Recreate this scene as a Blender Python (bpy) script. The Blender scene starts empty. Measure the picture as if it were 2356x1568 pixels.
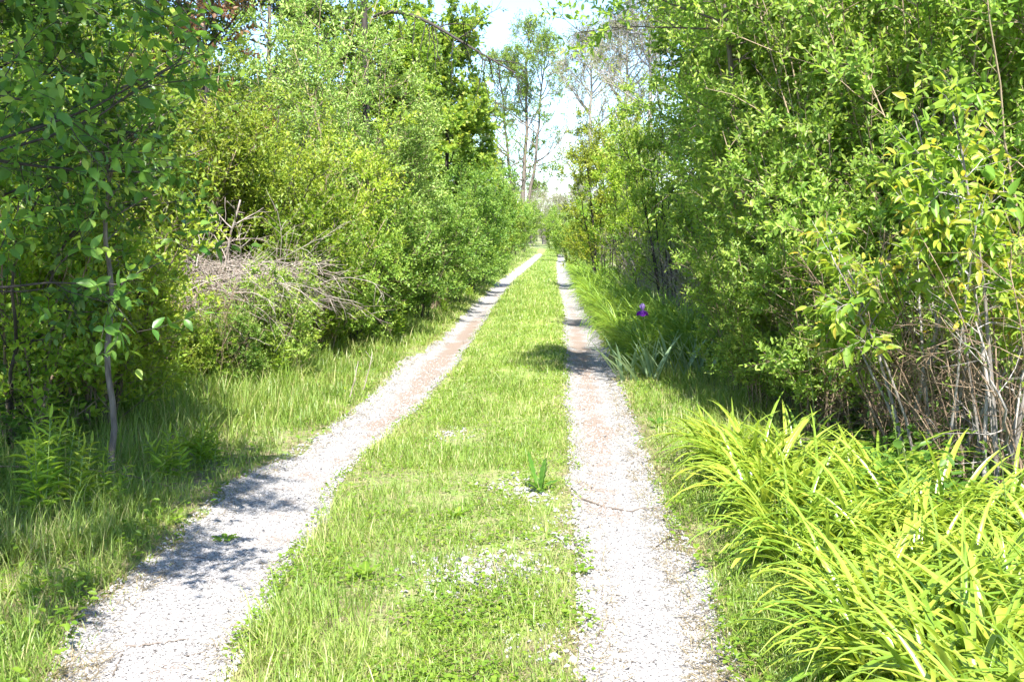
import bpy, math
import numpy as np
from math import radians, pi
from mathutils import Vector, Euler

scene = bpy.context.scene
COL = scene.collection
RNG = np.random.default_rng(11)

# ------------------------------------------------------------------ camera
F = 2618.0                                   # focal length in photo-preview pixels (2356 wide)
CAM_H = 1.5
PITCH, YAW = math.atan(253.3 / F), math.atan(103 / F)
cam_rot = Euler((pi / 2 - PITCH, 0, YAW))
CAMM = np.array(cam_rot.to_matrix())

def ray(px, py):
    return CAMM @ np.array(((px - 1178) / F, (784 - py) / F, -1.0))

def at(px, py, Y):                           # photo pixel -> point of the place at forward distance Y
    d = ray(px, py)
    return np.array((0, 0, CAM_H)) + d * (Y / d[1])

def gpt(px, py, z=0.0):                      # photo pixel -> point on the ground
    d = ray(px, py)
    return np.array((0, 0, CAM_H)) + d * ((z - CAM_H) / d[2])

def gx(px, Y):
    return at(px, 600, Y)[0]

# ------------------------------------------------------------------ terrain
_L = [(1568, 150, 492), (1484, 175, 540), (1409, 215, 590), (1344, 285, 615), (1284, 365, 655), (1234, 415, 695),
      (1159, 500, 740), (1109, 550, 765), (1034, 690, 825), (984, 770, 900), (909, 869, 978), (834, 930, 1044),
      (784, 1012, 1079), (700, 1094, 1136), (650, 1146, 1174), (610, 1200, 1222), (588, 1230, 1246)]
_R = [(1568, 1382, 1672), (1409, 1362, 1630), (1309, 1354, 1588), (1209, 1346, 1536), (1109, 1332, 1494),
      (1034, 1326, 1469), (934, 1314, 1436), (884, 1308, 1421), (834, 1309, 1402), (784, 1305, 1379),
      (700, 1299, 1334), (650, 1285, 1316), (610, 1281, 1300), (588, 1285, 1296)]
def _edges(tab):
    y = np.array([gpt(t[1], t[0])[1] for t in tab]); a = np.array([gpt(t[1], t[0])[0] for t in tab])
    b = np.array([gpt(t[2], t[0])[0] for t in tab])
    return y, a, b
LY, LA, LB = _edges(_L); RY, RA, RB = _edges(_R)
def ledge(y): return np.interp(y, LY, LA), np.interp(y, LY, LB)
def redge(y): return np.interp(y, RY, RA), np.interp(y, RY, RB)

def hills(x, y):
    return (np.sin(x * 1.9 + y * .7) * .5 + np.sin(x * .83 - y * 1.31 + 2) + np.sin(x * 3.7 + y * 2.9 + 1) * .25) / 1.75

def H(x, y):
    x = np.asarray(x, float); y = np.asarray(y, float)
    fade = np.clip((90 - y) / 20, 0, 1)
    h = np.zeros(np.broadcast(x, y).shape)
    for a, b in (ledge(y), redge(y)):
        c, w = (a + b) / 2, (b - a) / 2 + .07
        d = np.clip(np.abs(x - c) / w, 0, 1)
        h = h - .045 * (1 - d ** 4) ** 2 * fade
    h = h + .012 * hills(x * 2, y * 2)
    out = np.clip((np.abs(x + .5) - 1.6) / 2.5, 0, 1)
    return h + out * (.05 + .05 * hills(x, y))

def noise2(x, y, f, seed=0):                 # cheap smooth value in -1..1
    r = np.random.default_rng(seed); s = 0
    for k in range(5):
        a = r.uniform(0, 2 * pi); q = f * r.uniform(.6, 1.7)
        s = s + np.sin((x * np.cos(a) + y * np.sin(a)) * q * 2 * pi + r.uniform(0, 6.3))
    return s / 3.2

# ------------------------------------------------------------------ mesh builder
class MB:
    def __init__(s): s.v, s.f, s.t, s.n = [], [], [], 0
    def add(s, V, faces, tint=.5):
        V = np.asarray(V, float).reshape(-1, 3)
        if not len(V): return s
        for f in faces:
            f = np.asarray(f, np.int64)
            if len(f): s.f.append(f + s.n)
        s.v.append(V); s.n += len(V)
        s.t.append(np.broadcast_to(np.asarray(tint, float), (len(V),)).copy())
        return s
    def mesh(s, name, mat, smooth=True):
        V = np.concatenate(s.v).astype(np.float32); T = np.concatenate(s.t).astype(np.float32)
        me = bpy.data.meshes.new(name)
        me.vertices.add(len(V)); me.vertices.foreach_set('co', V.ravel())
        loops = np.concatenate([f.ravel() for f in s.f]).astype(np.int32)
        tot = np.concatenate([np.full(len(f), f.shape[1], np.int32) for f in s.f])
        start = np.concatenate([[0], np.cumsum(tot)[:-1]]).astype(np.int32)
        me.loops.add(len(loops)); me.loops.foreach_set('vertex_index', loops)
        me.polygons.add(len(tot)); me.polygons.foreach_set('loop_start', start)
        me.polygons.foreach_set('use_smooth', np.full(len(tot), smooth, bool))
        me.update(calc_edges=True)
        a = me.attributes.new('tint', 'FLOAT', 'POINT'); a.data.foreach_set('value', T)
        me.materials.append(mat)
        return me

def obj(name, data, parent=None, loc=None, rz=0.0, sc=1.0):
    o = bpy.data.objects.new(name, data); COL.objects.link(o)
    if parent is not None: o.parent = parent
    if loc is not None: o.location = loc
    o.rotation_euler = (0, 0, rz)
    o.scale = (sc, sc, sc) if np.isscalar(sc) else sc
    return o
def tag(o, label, cat, group=None):
    o['label'] = label; o['category'] = cat
    if group: o['group'] = group
    return o
def kind(o, k): o['kind'] = k; return o

def nrm(v): return v / np.maximum(np.linalg.norm(v, axis=-1, keepdims=True), 1e-9)
UP = np.array((0., 0., 1.))

# ------------------------------------------------------------------ batches: tubes, leaves, blades
def tubes(mb, P, R, k=4, tint=.5):
    """P (n,m,3) centre lines, R (n,m) radii"""
    P = np.asarray(P, float); R = np.asarray(R, float)
    if P.ndim == 2: P = P[None]; R = R[None]
    n, m, _ = P.shape
    if not n: return
    T = nrm(np.gradient(P, axis=1))
    mean = nrm(P[:, -1] - P[:, 0])
    ref = np.where(np.abs(mean[:, 2:3]) < .8, UP, np.array((1., 0., 0.)))[:, None, :]
    A = nrm(np.cross(T, ref)); B = np.cross(T, A)
    th = np.arange(k) / k * 2 * pi
    V = P[:, :, None, :] + R[:, :, None, None] * (A[:, :, None, :] * np.cos(th)[:, None] + B[:, :, None, :] * np.sin(th)[:, None])
    i = np.arange(n)[:, None, None] * m * k; j = np.arange(m - 1)[None, :, None] * k; q = np.arange(k)[None, None, :]
    q2 = (q + 1) % k
    f = np.stack([i + j + q, i + j + q2, i + j + k + q2, i + j + k + q], -1).reshape(-1, 4)
    cap = (np.arange(n)[:, None] * m * k + (m - 1) * k + np.arange(k)[None, :])
    t = np.broadcast_to(np.asarray(tint, float).reshape(-1, 1), (n, m * k)).ravel() if np.ndim(tint) else tint
    mb.add(V.reshape(-1, 3), [f, cap] if k in (3, 4) else [f] + [cap], t)

# leaf outlines (along, across, lift)
LEAF4 = (np.array([(0, 0, 0), (.45, .5, .07), (1, 0, -.12), (.45, -.5, .07)]), [np.array([(0, 2, 1)]), np.array([(0, 3, 2)])])
LEAF6 = (np.array([(0, 0, 0), (.28, .42, .06), (.68, .40, .03), (1, 0, -.14), (.68, -.40, .03), (.28, -.42, .06)]),
         [np.array([(0, 3, 2, 1), (0, 5, 4, 3)])])
def _rich():
    u = [.0, .12, .35, .62, .85, 1.0]; w = [0, .28, .5, .42, .2, 0]
    v, f = [(0, 0, 0)], []
    for a, b in zip(u[1:-1], w[1:-1]):
        z = -.22 * a * a
        v += [(a, b, z + .12 * b), (a, 0, z - .02), (a, -b, z + .12 * b)]
    v.append((1, 0, -.24)); q = []
    for k in range(3):
        i = 1 + 3 * k
        q += [(i, i + 1, i + 4, i + 3), (i + 1, i + 2, i + 5, i + 4)]
    n = len(v) - 1
    t = [(0, 2, 1), (0, 3, 2), (n - 3, n - 2, n), (n - 2, n - 1, n)]
    return np.array(v, float), [np.array(q), np.array(t)]
LEAF14 = _rich()
def _maple():
    pts = [(0, 0, 0), (.05, .32, .04), (.22, .5, .02), (.42, .26, .05), (.62, .52, -.02), (.66, .2, .02), (1, 0, -.12),
           (.66, -.2, .02), (.62, -.52, -.02), (.42, -.26, .05), (.22, -.5, .02), (.05, -.32, .04)]
    v = [(.4, 0, .0)] + pts; n = len(pts)
    return np.array(v, float), [np.array([(0, 1 + (k + 1) % n, 1 + k) for k in range(n)])]
MAPLE = _maple()

def leaves(mb, P, D, N, L, W, T, tpl):
    tv, tf = tpl; n = len(P); k = len(tv)
    if not n: return
    D = nrm(D); S = nrm(np.cross(D, N)); Nn = np.cross(S, D)
    L = np.broadcast_to(L, (n,)); W = np.broadcast_to(W, (n,))
    V = P[:, None, :] + D[:, None, :] * (L[:, None] * tv[:, 0])[..., None] + S[:, None, :] * (W[:, None] * tv[:, 1])[..., None] \
        + Nn[:, None, :] * (L[:, None] * tv[:, 2])[..., None]
    base = np.arange(n)[:, None, None] * k
    fs = [(base + f[None]).reshape(-1, f.shape[1]) for f in tf]
    mb.add(V.reshape(-1, 3), fs, np.repeat(np.broadcast_to(T, (n,)), k))

def blades(mb, P, L, W, az, lean, curl, T, lv=3, fold=False):
    """grass or strap leaves: P (n,3) feet, heading az, lean from vertical at the foot, curl = extra bend to the tip"""
    n = len(P)
    if not n: return
    s = np.linspace(0, 1, lv + 1)
    mid = (s[1:] + s[:-1]) / 2
    ang = lean[:, None] + curl[:, None] * mid[None] ** 1.2
    ds = L[:, None] / lv
    h = np.concatenate([np.zeros((n, 1)), np.cumsum(np.sin(ang) * ds, 1)], 1)
    z = np.concatenate([np.zeros((n, 1)), np.cumsum(np.cos(ang) * ds, 1)], 1)
    dx, dy = np.cos(az), np.sin(az)
    C = np.stack([P[:, 0:1] + h * dx[:, None], P[:, 1:2] + h * dy[:, None], P[:, 2:3] + z], -1)
    prof = np.array([.75, 1.0, .9, .62, .0]) if lv == 4 else np.interp(s, [0, .15, .45, .75, 1], [.65, .95, 1, .7, 0])
    tw = RNG.normal(0, .35, n)
    side = np.stack([-np.sin(az + tw), np.cos(az + tw), np.zeros(n)], -1)
    wd = W[:, None] * prof[None] * .5
    Tn = np.repeat(np.broadcast_to(T, (n,)), 1)
    if not fold:
        Lf = C + side[:, None] * wd[..., None]; Rt = C - side[:, None] * wd[..., None]
        V = np.concatenate([np.stack([Lf[:, :-1], Rt[:, :-1]], 2).reshape(n, -1, 3), C[:, -1:]], 1)
        k = 2 * lv + 1; b = np.arange(n)[:, None] * k
        q = [np.stack([b[:, 0] + 2 * j, b[:, 0] + 2 * j + 1, b[:, 0] + 2 * j + 3, b[:, 0] + 2 * j + 2], 1) for j in range(lv - 1)]
        t = np.stack([b[:, 0] + 2 * lv - 2, b[:, 0] + 2 * lv - 1, b[:, 0] + 2 * lv], 1)
        mb.add(V.reshape(-1, 3), ([np.concatenate(q)] if q else []) + [t], np.repeat(Tn, k))
    else:
        up = np.stack([-np.cos(np.concatenate([ang, ang[:, -1:]], 1)) * dx[:, None], -np.cos(np.concatenate([ang, ang[:, -1:]], 1)) * dy[:, None],
                       np.sin(np.concatenate([ang, ang[:, -1:]], 1))], -1)
        Lf = C + side[:, None] * wd[..., None] + up * (wd * .45)[..., None]; Rt = C - side[:, None] * wd[..., None] + up * (wd * .45)[..., None]
        V = np.stack([Lf, C, Rt], 2).reshape(n, -1, 3); k = 3 * (lv + 1); b = np.arange(n) * k
        q = []
        for j in range(lv):
            i = b + 3 * j
            q += [np.stack([i, i + 1, i + 4, i + 3], 1), np.stack([i + 1, i + 2, i + 5, i + 4], 1)]
        mb.add(V.reshape(-1, 3), [np.concatenate(q)], np.repeat(Tn, k))

# ------------------------------------------------------------------ branching
def interp(P, par, t):
    m = P.shape[1]; x = np.clip(t, 0, .9999) * (m - 1); i = x.astype(int); f = (x - i)[:, None]
    a, b = P[par, i], P[par, i + 1]
    return a * (1 - f) + b * f, nrm(b - a)

def lines(rg, B, D, L, m, wob=.12, grav=0.0):
    """polylines from base B along D, length L, random bends; grav>0 curls up, <0 droops"""
    n = len(B); step = (L / (m - 1))[:, None]
    P = np.empty((n, m, 3)); P[:, 0] = B; d = nrm(D)
    for j in range(1, m):
        d = nrm(d + rg.normal(0, wob, (n, 3)) + UP * grav)
        P[:, j] = P[:, j - 1] + d * step
    return P

def sprout(rg, P, per, t0, t1, L, m, fw, sp, upv, wob=.12, grav=0.0, taper=.5, power=1.0):
    n = P.shape[0]; par = np.repeat(np.arange(n), per); t = t0 + (t1 - t0) * rg.random(n * per) ** power
    B, T = interp(P, par, t)
    r = rg.normal(0, 1, B.shape); r = nrm(r - (r * T).sum(1, keepdims=True) * T)
    D = T * fw + r * sp + UP * upv
    ln = L * (1 - taper * t) * rg.uniform(.65, 1.3, n * per)
    return lines(rg, B, D, ln, m, wob, grav), ln, t

def leaf_shoots(rg, mb, S, ln, nl, LL, ratio, tpl, out=.85, fwd=.55, up=.15, roll=.35, tbase=.25, tgain=.5, tmin=.08, droop=0.0, pairs=True):
    """leaves in pairs (or spiral) along each shoot S (n,m,3)"""
    n = S.shape[0]; ph = rg.uniform(0, 2 * pi, n); shoot_t = rg.normal(0, .16, n)
    for j in range(nl):
        t = np.full(n, tmin + (1 - tmin) * (j // 2 * 2 + 1.2) / (nl + .5)) if pairs else np.full(n, tmin + (1 - tmin) * (j + .8) / nl)
        B, T = interp(S, np.arange(n), np.minimum(t, .999))
        A = nrm(np.cross(T, UP + rg.normal(0, .05, T.shape))); C = np.cross(T, A)
        th = ph + ((j % 2) * pi + (j // 2) * pi * .5 if pairs else j * 2.4) + rg.normal(0, .25, n)
        O = A * np.cos(th)[:, None] + C * np.sin(th)[:, None]
        D = nrm(O * out + T * fwd + UP * (up - droop) + rg.normal(0, .15, T.shape))
        N = nrm(UP + rg.normal(0, roll, T.shape) + O * -.15)
        L = LL * (1.08 - .45 * t ** 2) * rg.uniform(.65, 1.2, n)
        T_ = np.clip(tbase + tgain * t ** 1.5 + shoot_t + rg.normal(0, .1, n), 0, 1)
        leaves(mb, B, D, N, L, L * ratio * rg.uniform(.85, 1.15, n), T_, tpl)
    B, T = interp(S, np.arange(n), np.full(n, .999))
    leaves(mb, B, nrm(T + rg.normal(0, .2, T.shape)), nrm(UP + rg.normal(0, roll, T.shape)), LL * .7, LL * .7 * ratio, np.clip(tbase + tgain + shoot_t, 0, 1), tpl)

def shrub(seed, H=3., R=1.1, stems=14, lat=10, sh=8, nl=8, LL=.06, ratio=.45, tpl=LEAF6, latL=.9, shL=.3, t_low=.1, r0=.25,
          rad=.014, arch=.0, tb=.25, tg=.5, up=.15, roll=.65, leafy=1.0, droop=0.0, twig_leafless=0, wob=.1, k=4):
    rg = np.random.default_rng(seed); w, f = MB(), MB()
    a = rg.uniform(0, 2 * pi, stems); r = r0 * np.sqrt(rg.random(stems))
    B = np.stack([np.cos(a) * r, np.sin(a) * r, np.full(stems, -.05)], -1)
    m = 10; t = np.linspace(0, 1, m)
    ht = H * rg.uniform(.6, .98, stems); off = R * np.sqrt(rg.uniform(.05, 1, stems)) * .8
    a2 = a + rg.normal(0, .5, stems)
    P = B[:, None, :] + np.stack([np.cos(a2)[:, None] * off[:, None] * t ** 1.5, np.sin(a2)[:, None] * off[:, None] * t ** 1.5,
                                  ht[:, None] * (t * (1 + arch) - arch * t ** 3)], -1)
    P[:, 1:] += np.cumsum(rg.normal(0, wob * H / m * .35, (stems, m - 1, 3)), 1)
    tubes(w, P, rad * rg.uniform(.6, 1.3, stems)[:, None] * (1 - .75 * t)[None], 5, rg.random(stems))
    Lt, ll, tt = sprout(rg, P, lat, t_low, 1.0, latL, 5, .45, .9, .15, .13, .05 - droop * .2, .55)
    tubes(w, Lt, rad * .38 * np.linspace(1, .35, 5)[None] * np.ones((len(Lt), 1)), 3, rg.random(len(Lt)))
    if twig_leafless:
        Tw, _, _ = sprout(rg, Lt, twig_leafless, .1, 1, shL, 3, .5, .9, .1, .15)
        tubes(w, Tw, np.full((len(Tw), 3), rad * .16), 3, rg.random(len(Tw)))
    if sh:
        both = np.concatenate([Lt, P[:, -5:]])
        S, sl, _ = sprout(rg, both, sh, .3, 1.0, shL, 4, .6, .75, .25, .12, .06 - droop * .3, .2, .7)
        if leafy < 1: S = S[rg.random(len(S)) < leafy]
        tubes(w, S, rad * .14 * np.linspace(1, .5, 4)[None] * np.ones((len(S), 1)), 3, rg.random(len(S)))
        leaf_shoots(rg, f, S, None, nl, LL, ratio, tpl, tbase=tb, tgain=tg, up=up, roll=roll, droop=droop)
    return w, f

def tree(seed, H=7., R=1.8, trunk_r=.08, limbs=40, lat=8, sh=7, nl=8, LL=.08, ratio=.8, tpl=LEAF6, low=.15, latL=.8, shL=.35,
         shape='oval', tb=.25, tg=.5, leafy=1.0, forks=None, wob=.06, limb_up=.45, pairs=True, up=.1, roll=.7, droop=0.0, lean=(0, 0), limb_r=.3, tw=0):
    rg = np.random.default_rng(seed); w, f = MB(), MB(); m = 14; t = np.linspace(0, 1, m)
    stems = forks or [(0, 0, 1.0, 1.0)]
    P = []
    for (ox, oy, hs, rs) in stems:
        q = np.stack([lean[0] * t ** 1.5 + ox * t ** .8, lean[1] * t ** 1.5 + oy * t ** .8, H * hs * t - .1], -1)
        q[1:] += np.cumsum(rg.normal(0, wob * H / m, (m - 1, 3)) * np.array((1, 1, .2)), 0); P.append(q)
    P = np.array(P); rs = np.array([s[3] for s in stems])
    flare = 1 + .5 * np.exp(-t * 25)
    tubes(w, P, trunk_r * rs[:, None] * ((1 - t * .88) ** .8 * flare)[None], 9, .5)
    n = len(P); par = np.repeat(np.arange(n), limbs); tt = low + (1 - low) * rg.random(n * limbs) ** .85
    B, T = interp(P, par, tt)
    u = (tt - low) / (1 - low)
    prof = {'oval': np.sqrt(np.clip(1 - (2 * u - .75) ** 2 / 1.6, .05, 1)), 'cone': 1.02 - .85 * u, 'vase': .45 + .6 * u, 'col': .9 - .35 * u ** 2}[shape]
    a = rg.uniform(0, 2 * pi, n * limbs)
    D = np.stack([np.cos(a), np.sin(a), limb_up * (.4 + u) + rg.normal(0, .15, n * limbs)], -1)
    ln = R * prof * rg.uniform(.7, 1.15, n * limbs)
    Lm = lines(rg, B, D, ln, 7, .12, .04 - droop * .1)
    tubes(w, Lm, trunk_r * limb_r * np.clip(ln / R, .3, 1)[:, None] * np.linspace(1, .3, 7)[None], 5, .5)
    Lt, _, _ = sprout(rg, Lm, lat, .2, 1, latL, 5, .7, .75, .1, .13, .03 - droop * .15, .4)
    tubes(w, Lt, trunk_r * limb_r * .35 * np.linspace(1, .4, 5)[None] * np.ones((len(Lt), 1)), 3, .5)
    if tw:
        Tw, _, _ = sprout(rg, Lt, tw, .1, 1, shL, 3, .7, .8, .1, .15)
        tubes(w, Tw, np.full((len(Tw), 3), trunk_r * .05), 3, .5)
    S, _, _ = sprout(rg, np.concatenate([Lt, Lm[:, -5:]]), sh, .15, 1, shL, 4, .7, .7, .15, .12, .03 - droop * .25, .2, .8)
    if leafy < 1: S = S[rg.random(len(S)) < leafy]
    tubes(w, S, trunk_r * .05 * np.linspace(1, .5, 4)[None] * np.ones((len(S), 1)), 3, .5)
    leaf_shoots(rg, f, S, None, nl, LL, ratio, tpl, tbase=tb, tgain=tg, pairs=pairs, up=up, roll=roll, droop=droop)
    return w, f

# ------------------------------------------------------------------ materials
def new_mat(name):
    m = bpy.data.materials.new(name); m.use_nodes = True; nt = m.node_tree; nt.nodes.clear()
    return m, nt, lambda t, **k: _n(nt, t, k)
def _n(nt, t, k):
    n = nt.nodes.new(t)
    for a, b in k.items(): setattr(n, a, b)
    return n
def rgba(c): return (*c, 1.0)
def mixc(nt, fac, a, b, bt='MIX'):
    n = nt.nodes.new('ShaderNodeMix'); n.data_type = 'RGBA'; n.blend_type = bt
    for s, v in ((n.inputs[0], fac), (n.inputs[6], a), (n.inputs[7], b)):
        if hasattr(v, 'links'): nt.links.new(v, s)
        elif isinstance(v, (int, float)): s.default_value = v
        else: s.default_value = rgba(v)
    return n.outputs[2]
def leaf_mat(name, c0, c1, c2=None, trans=.5, rough=.45, spec=.38, tsat=(1.2, 1.15, .75), objvar=.25):
    m, nt, N = new_mat(name)
    at_ = N('ShaderNodeAttribute', attribute_name='tint')
    r = N('ShaderNodeValToRGB'); e = r.color_ramp.elements
    e[0].position = .1; e[0].color = rgba(c0); e[1].position = .62 if c2 else .95; e[1].color = rgba(c1)
    if c2: x = e.new(.97); x.color = rgba(c2)
    nt.links.new(at_.outputs['Fac'], r.inputs[0])
    oi = N('ShaderNodeObjectInfo'); hsv = N('ShaderNodeHueSaturation')
    mr = N('ShaderNodeMapRange'); mr.inputs[3].default_value = 1 - objvar; mr.inputs[4].default_value = 1 + objvar
    nt.links.new(oi.outputs['Random'], mr.inputs[0]); nt.links.new(mr.outputs[0], hsv.inputs['Value'])
    nt.links.new(r.outputs[0], hsv.inputs['Color'])
    p = N('ShaderNodeBsdfPrincipled'); p.inputs['Roughness'].default_value = rough; p.inputs['Specular IOR Level'].default_value = spec
    nt.links.new(hsv.outputs[0], p.inputs['Base Color'])
    tc = mixc(nt, 1.0, hsv.outputs[0], tsat, 'MULTIPLY')
    tr = N('ShaderNodeBsdfTranslucent'); nt.links.new(tc, tr.inputs[0])
    mx = N('ShaderNodeMixShader'); mx.inputs[0].default_value = trans
    nt.links.new(p.outputs[0], mx.inputs[1]); nt.links.new(tr.outputs[0], mx.inputs[2])
    o = N('ShaderNodeOutputMaterial'); nt.links.new(mx.outputs[0], o.inputs[0])
    return m
def bark_mat(name, c0, c1, sx=40, bump=.4):
    m, nt, N = new_mat(name)
    tc = N('ShaderNodeTexCoord'); mp = N('ShaderNodeMapping'); mp.inputs['Scale'].default_value = (sx, sx, sx * .18)
    nt.links.new(tc.outputs['Object'], mp.inputs[0])
    no = N('ShaderNodeTexNoise'); no.inputs['Scale'].default_value = 1; no.inputs['Detail'].default_value = 4
    nt.links.new(mp.outputs[0], no.inputs['Vector'])
    at_ = N('ShaderNodeAttribute', attribute_name='tint')
    ad = N('ShaderNodeMath', operation='MULTIPLY_ADD'); ad.inputs[1].default_value = .6; ad.inputs[2].default_value = -.3
    nt.links.new(at_.outputs['Fac'], ad.inputs[0])
    s = N('ShaderNodeMath', operation='ADD'); nt.links.new(ad.outputs[0], s.inputs[0]); nt.links.new(no.outputs[0], s.inputs[1])
    col = N('ShaderNodeValToRGB'); e = col.color_ramp.elements; e[0].position = .3; e[1].position = .7; e[0].color = rgba(c0); e[1].color = rgba(c1)
    nt.links.new(s.outputs[0], col.inputs[0])
    p = N('ShaderNodeBsdfPrincipled'); p.inputs['Roughness'].default_value = .85; nt.links.new(col.outputs[0], p.inputs['Base Color'])
    b = N('ShaderNodeBump'); b.inputs['Strength'].default_value = bump; b.inputs['Distance'].default_value = .01
    nt.links.new(no.outputs[0], b.inputs['Height']); nt.links.new(b.outputs[0], p.inputs['Normal'])
    o = N('ShaderNodeOutputMaterial'); nt.links.new(p.outputs[0], o.inputs[0])
    return m

M = {}
M['honey'] = leaf_mat('honeysuckle_leaf', (.17, .30, .05), (.275, .415, .07), (.38, .47, .095))
M['yellow'] = leaf_mat('spring_yellow_leaf', (.17, .28, .035), (.285, .385, .045), (.40, .46, .055))
M['golden'] = leaf_mat('golden_leaf', (.23, .32, .035), (.35, .43, .045), (.44, .49, .06))
M['silver'] = leaf_mat('silvery_leaf', (.15, .265, .055), (.245, .37, .08), (.34, .45, .12), trans=.35)
M['green'] = leaf_mat('deep_green_leaf', (.10, .21, .035), (.175, .30, .05), (.27, .39, .065))
M['maple'] = leaf_mat('maple_leaf', (.19, .33, .05), (.29, .43, .06), (.42, .48, .07))
M['big'] = leaf_mat('big_glossy_leaf', (.07, .17, .03), (.13, .25, .04), (.28, .38, .06), trans=.5, rough=.34)
M['dogwood'] = leaf_mat('dogwood_leaf', (.13, .25, .03), (.27, .36, .04), (.44, .35, .05))
M['sparse'] = leaf_mat('pale_sparse_leaf', (.15, .2, .06), (.22, .26, .08), (.3, .3, .11))
M['treegreen'] = leaf_mat('tall_tree_leaf', (.12, .22, .03), (.2, .31, .045), (.30, .40, .06))
M['brownleaf'] = leaf_mat('brown_leaf', (.16, .08, .04), (.24, .13, .06), (.22, .24, .05), trans=.3)
M['daylily'] = leaf_mat('daylily_leaf', (.17, .29, .035), (.275, .37, .045), (.38, .43, .06), trans=.42, rough=.3, spec=.6, objvar=.1)
M['daylily_g'] = leaf_mat('daylily_green_leaf', (.13, .25, .03), (.21, .33, .04), (.30, .40, .055), trans=.42, rough=.35, objvar=.12)
M['iris'] = leaf_mat('iris_leaf', (.17, .27, .14), (.27, .38, .21), (.36, .46, .25), trans=.3, rough=.4)
M['grass'] = leaf_mat('grass_blade', (.14, .235, .04), (.235, .33, .06), (.40, .38, .17), trans=.45, rough=.4)
M['weed'] = leaf_mat('weed_leaf', (.12, .25, .025), (.23, .36, .035), (.33, .43, .05))
M['ivy'] = leaf_mat('ground_leaf', (.06, .14, .02), (.12, .22, .03), (.2, .3, .04))
M['dock'] = leaf_mat('dock_leaf', (.07, .18, .03), (.12, .25, .04), (.2, .32, .06), rough=.35)
M['bark'] = bark_mat('grey_brown_bark', (.07, .055, .045), (.2, .165, .135))
M['darkbark'] = bark_mat('dark_bark', (.022, .018, .015), (.06, .048, .04))
M['greystem'] = bark_mat('pale_grey_stem', (.15, .13, .11), (.34, .31, .28), 60, .2)
M['dead'] = bark_mat('dead_twig', (.15, .115, .09), (.36, .31, .275), 30, .1)
M['cane'] = bark_mat('dead_cane', (.10, .065, .038), (.28, .2, .13), 30, .1)
M['stem'] = bark_mat('shrub_stem', (.11, .08, .05), (.3, .23, .15), 40, .2)
M['straw'] = leaf_mat('dry_straw', (.13, .10, .06), (.27, .22, .13), trans=.2)
M['stalk'] = leaf_mat('green_stalk', (.12, .2, .05), (.2, .28, .07), trans=.1)
M['purple'] = leaf_mat('purple_petal', (.12, .01, .27), (.2, .015, .4), trans=.3, tsat=(1.2, .5, 1.3), objvar=0)
M['lavender'] = leaf_mat('lavender_petal', (.3, .2, .5), (.42, .3, .62), trans=.35, tsat=(1.1, .9, 1.2), objvar=0)

def ground_mat():
    m, nt, N = new_mat('soil_and_thatch'); tc = N('ShaderNodeTexCoord')
    def noise(sc, d=5, w=None):
        n = N('ShaderNodeTexNoise'); n.inputs['Scale'].default_value = sc; n.inputs['Detail'].default_value = d
        nt.links.new(tc.outputs['Object'], n.inputs['Vector']); return n.outputs[0]
    def ramp(s, a, b):
        r = N('ShaderNodeMapRange'); r.inputs[1].default_value = a; r.inputs[2].default_value = b; nt.links.new(s, r.inputs[0]); return r.outputs[0]
    c = mixc(nt, ramp(noise(60), .35, .65), (.10, .075, .05), (.27, .22, .13))
    c = mixc(nt, ramp(noise(9), .42, .62), c, (.13, .19, .045))
    at_ = N('ShaderNodeAttribute', attribute_name='tint')
    c2 = mixc(nt, ramp(noise(150, 2), .4, .6), (.16, .24, .035), (.27, .32, .08))
    c = mixc(nt, at_.outputs['Fac'], c, c2)
    p = N('ShaderNodeBsdfPrincipled'); p.inputs['Roughness'].default_value = .95; nt.links.new(c, p.inputs['Base Color'])
    b = N('ShaderNodeBump'); b.inputs['Strength'].default_value = .6; b.inputs['Distance'].default_value = .02
    nt.links.new(noise(90), b.inputs['Height']); nt.links.new(b.outputs[0], p.inputs['Normal'])
    o = N('ShaderNodeOutputMaterial'); nt.links.new(p.outputs[0], o.inputs[0]); return m
M['ground'] = ground_mat()

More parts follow.
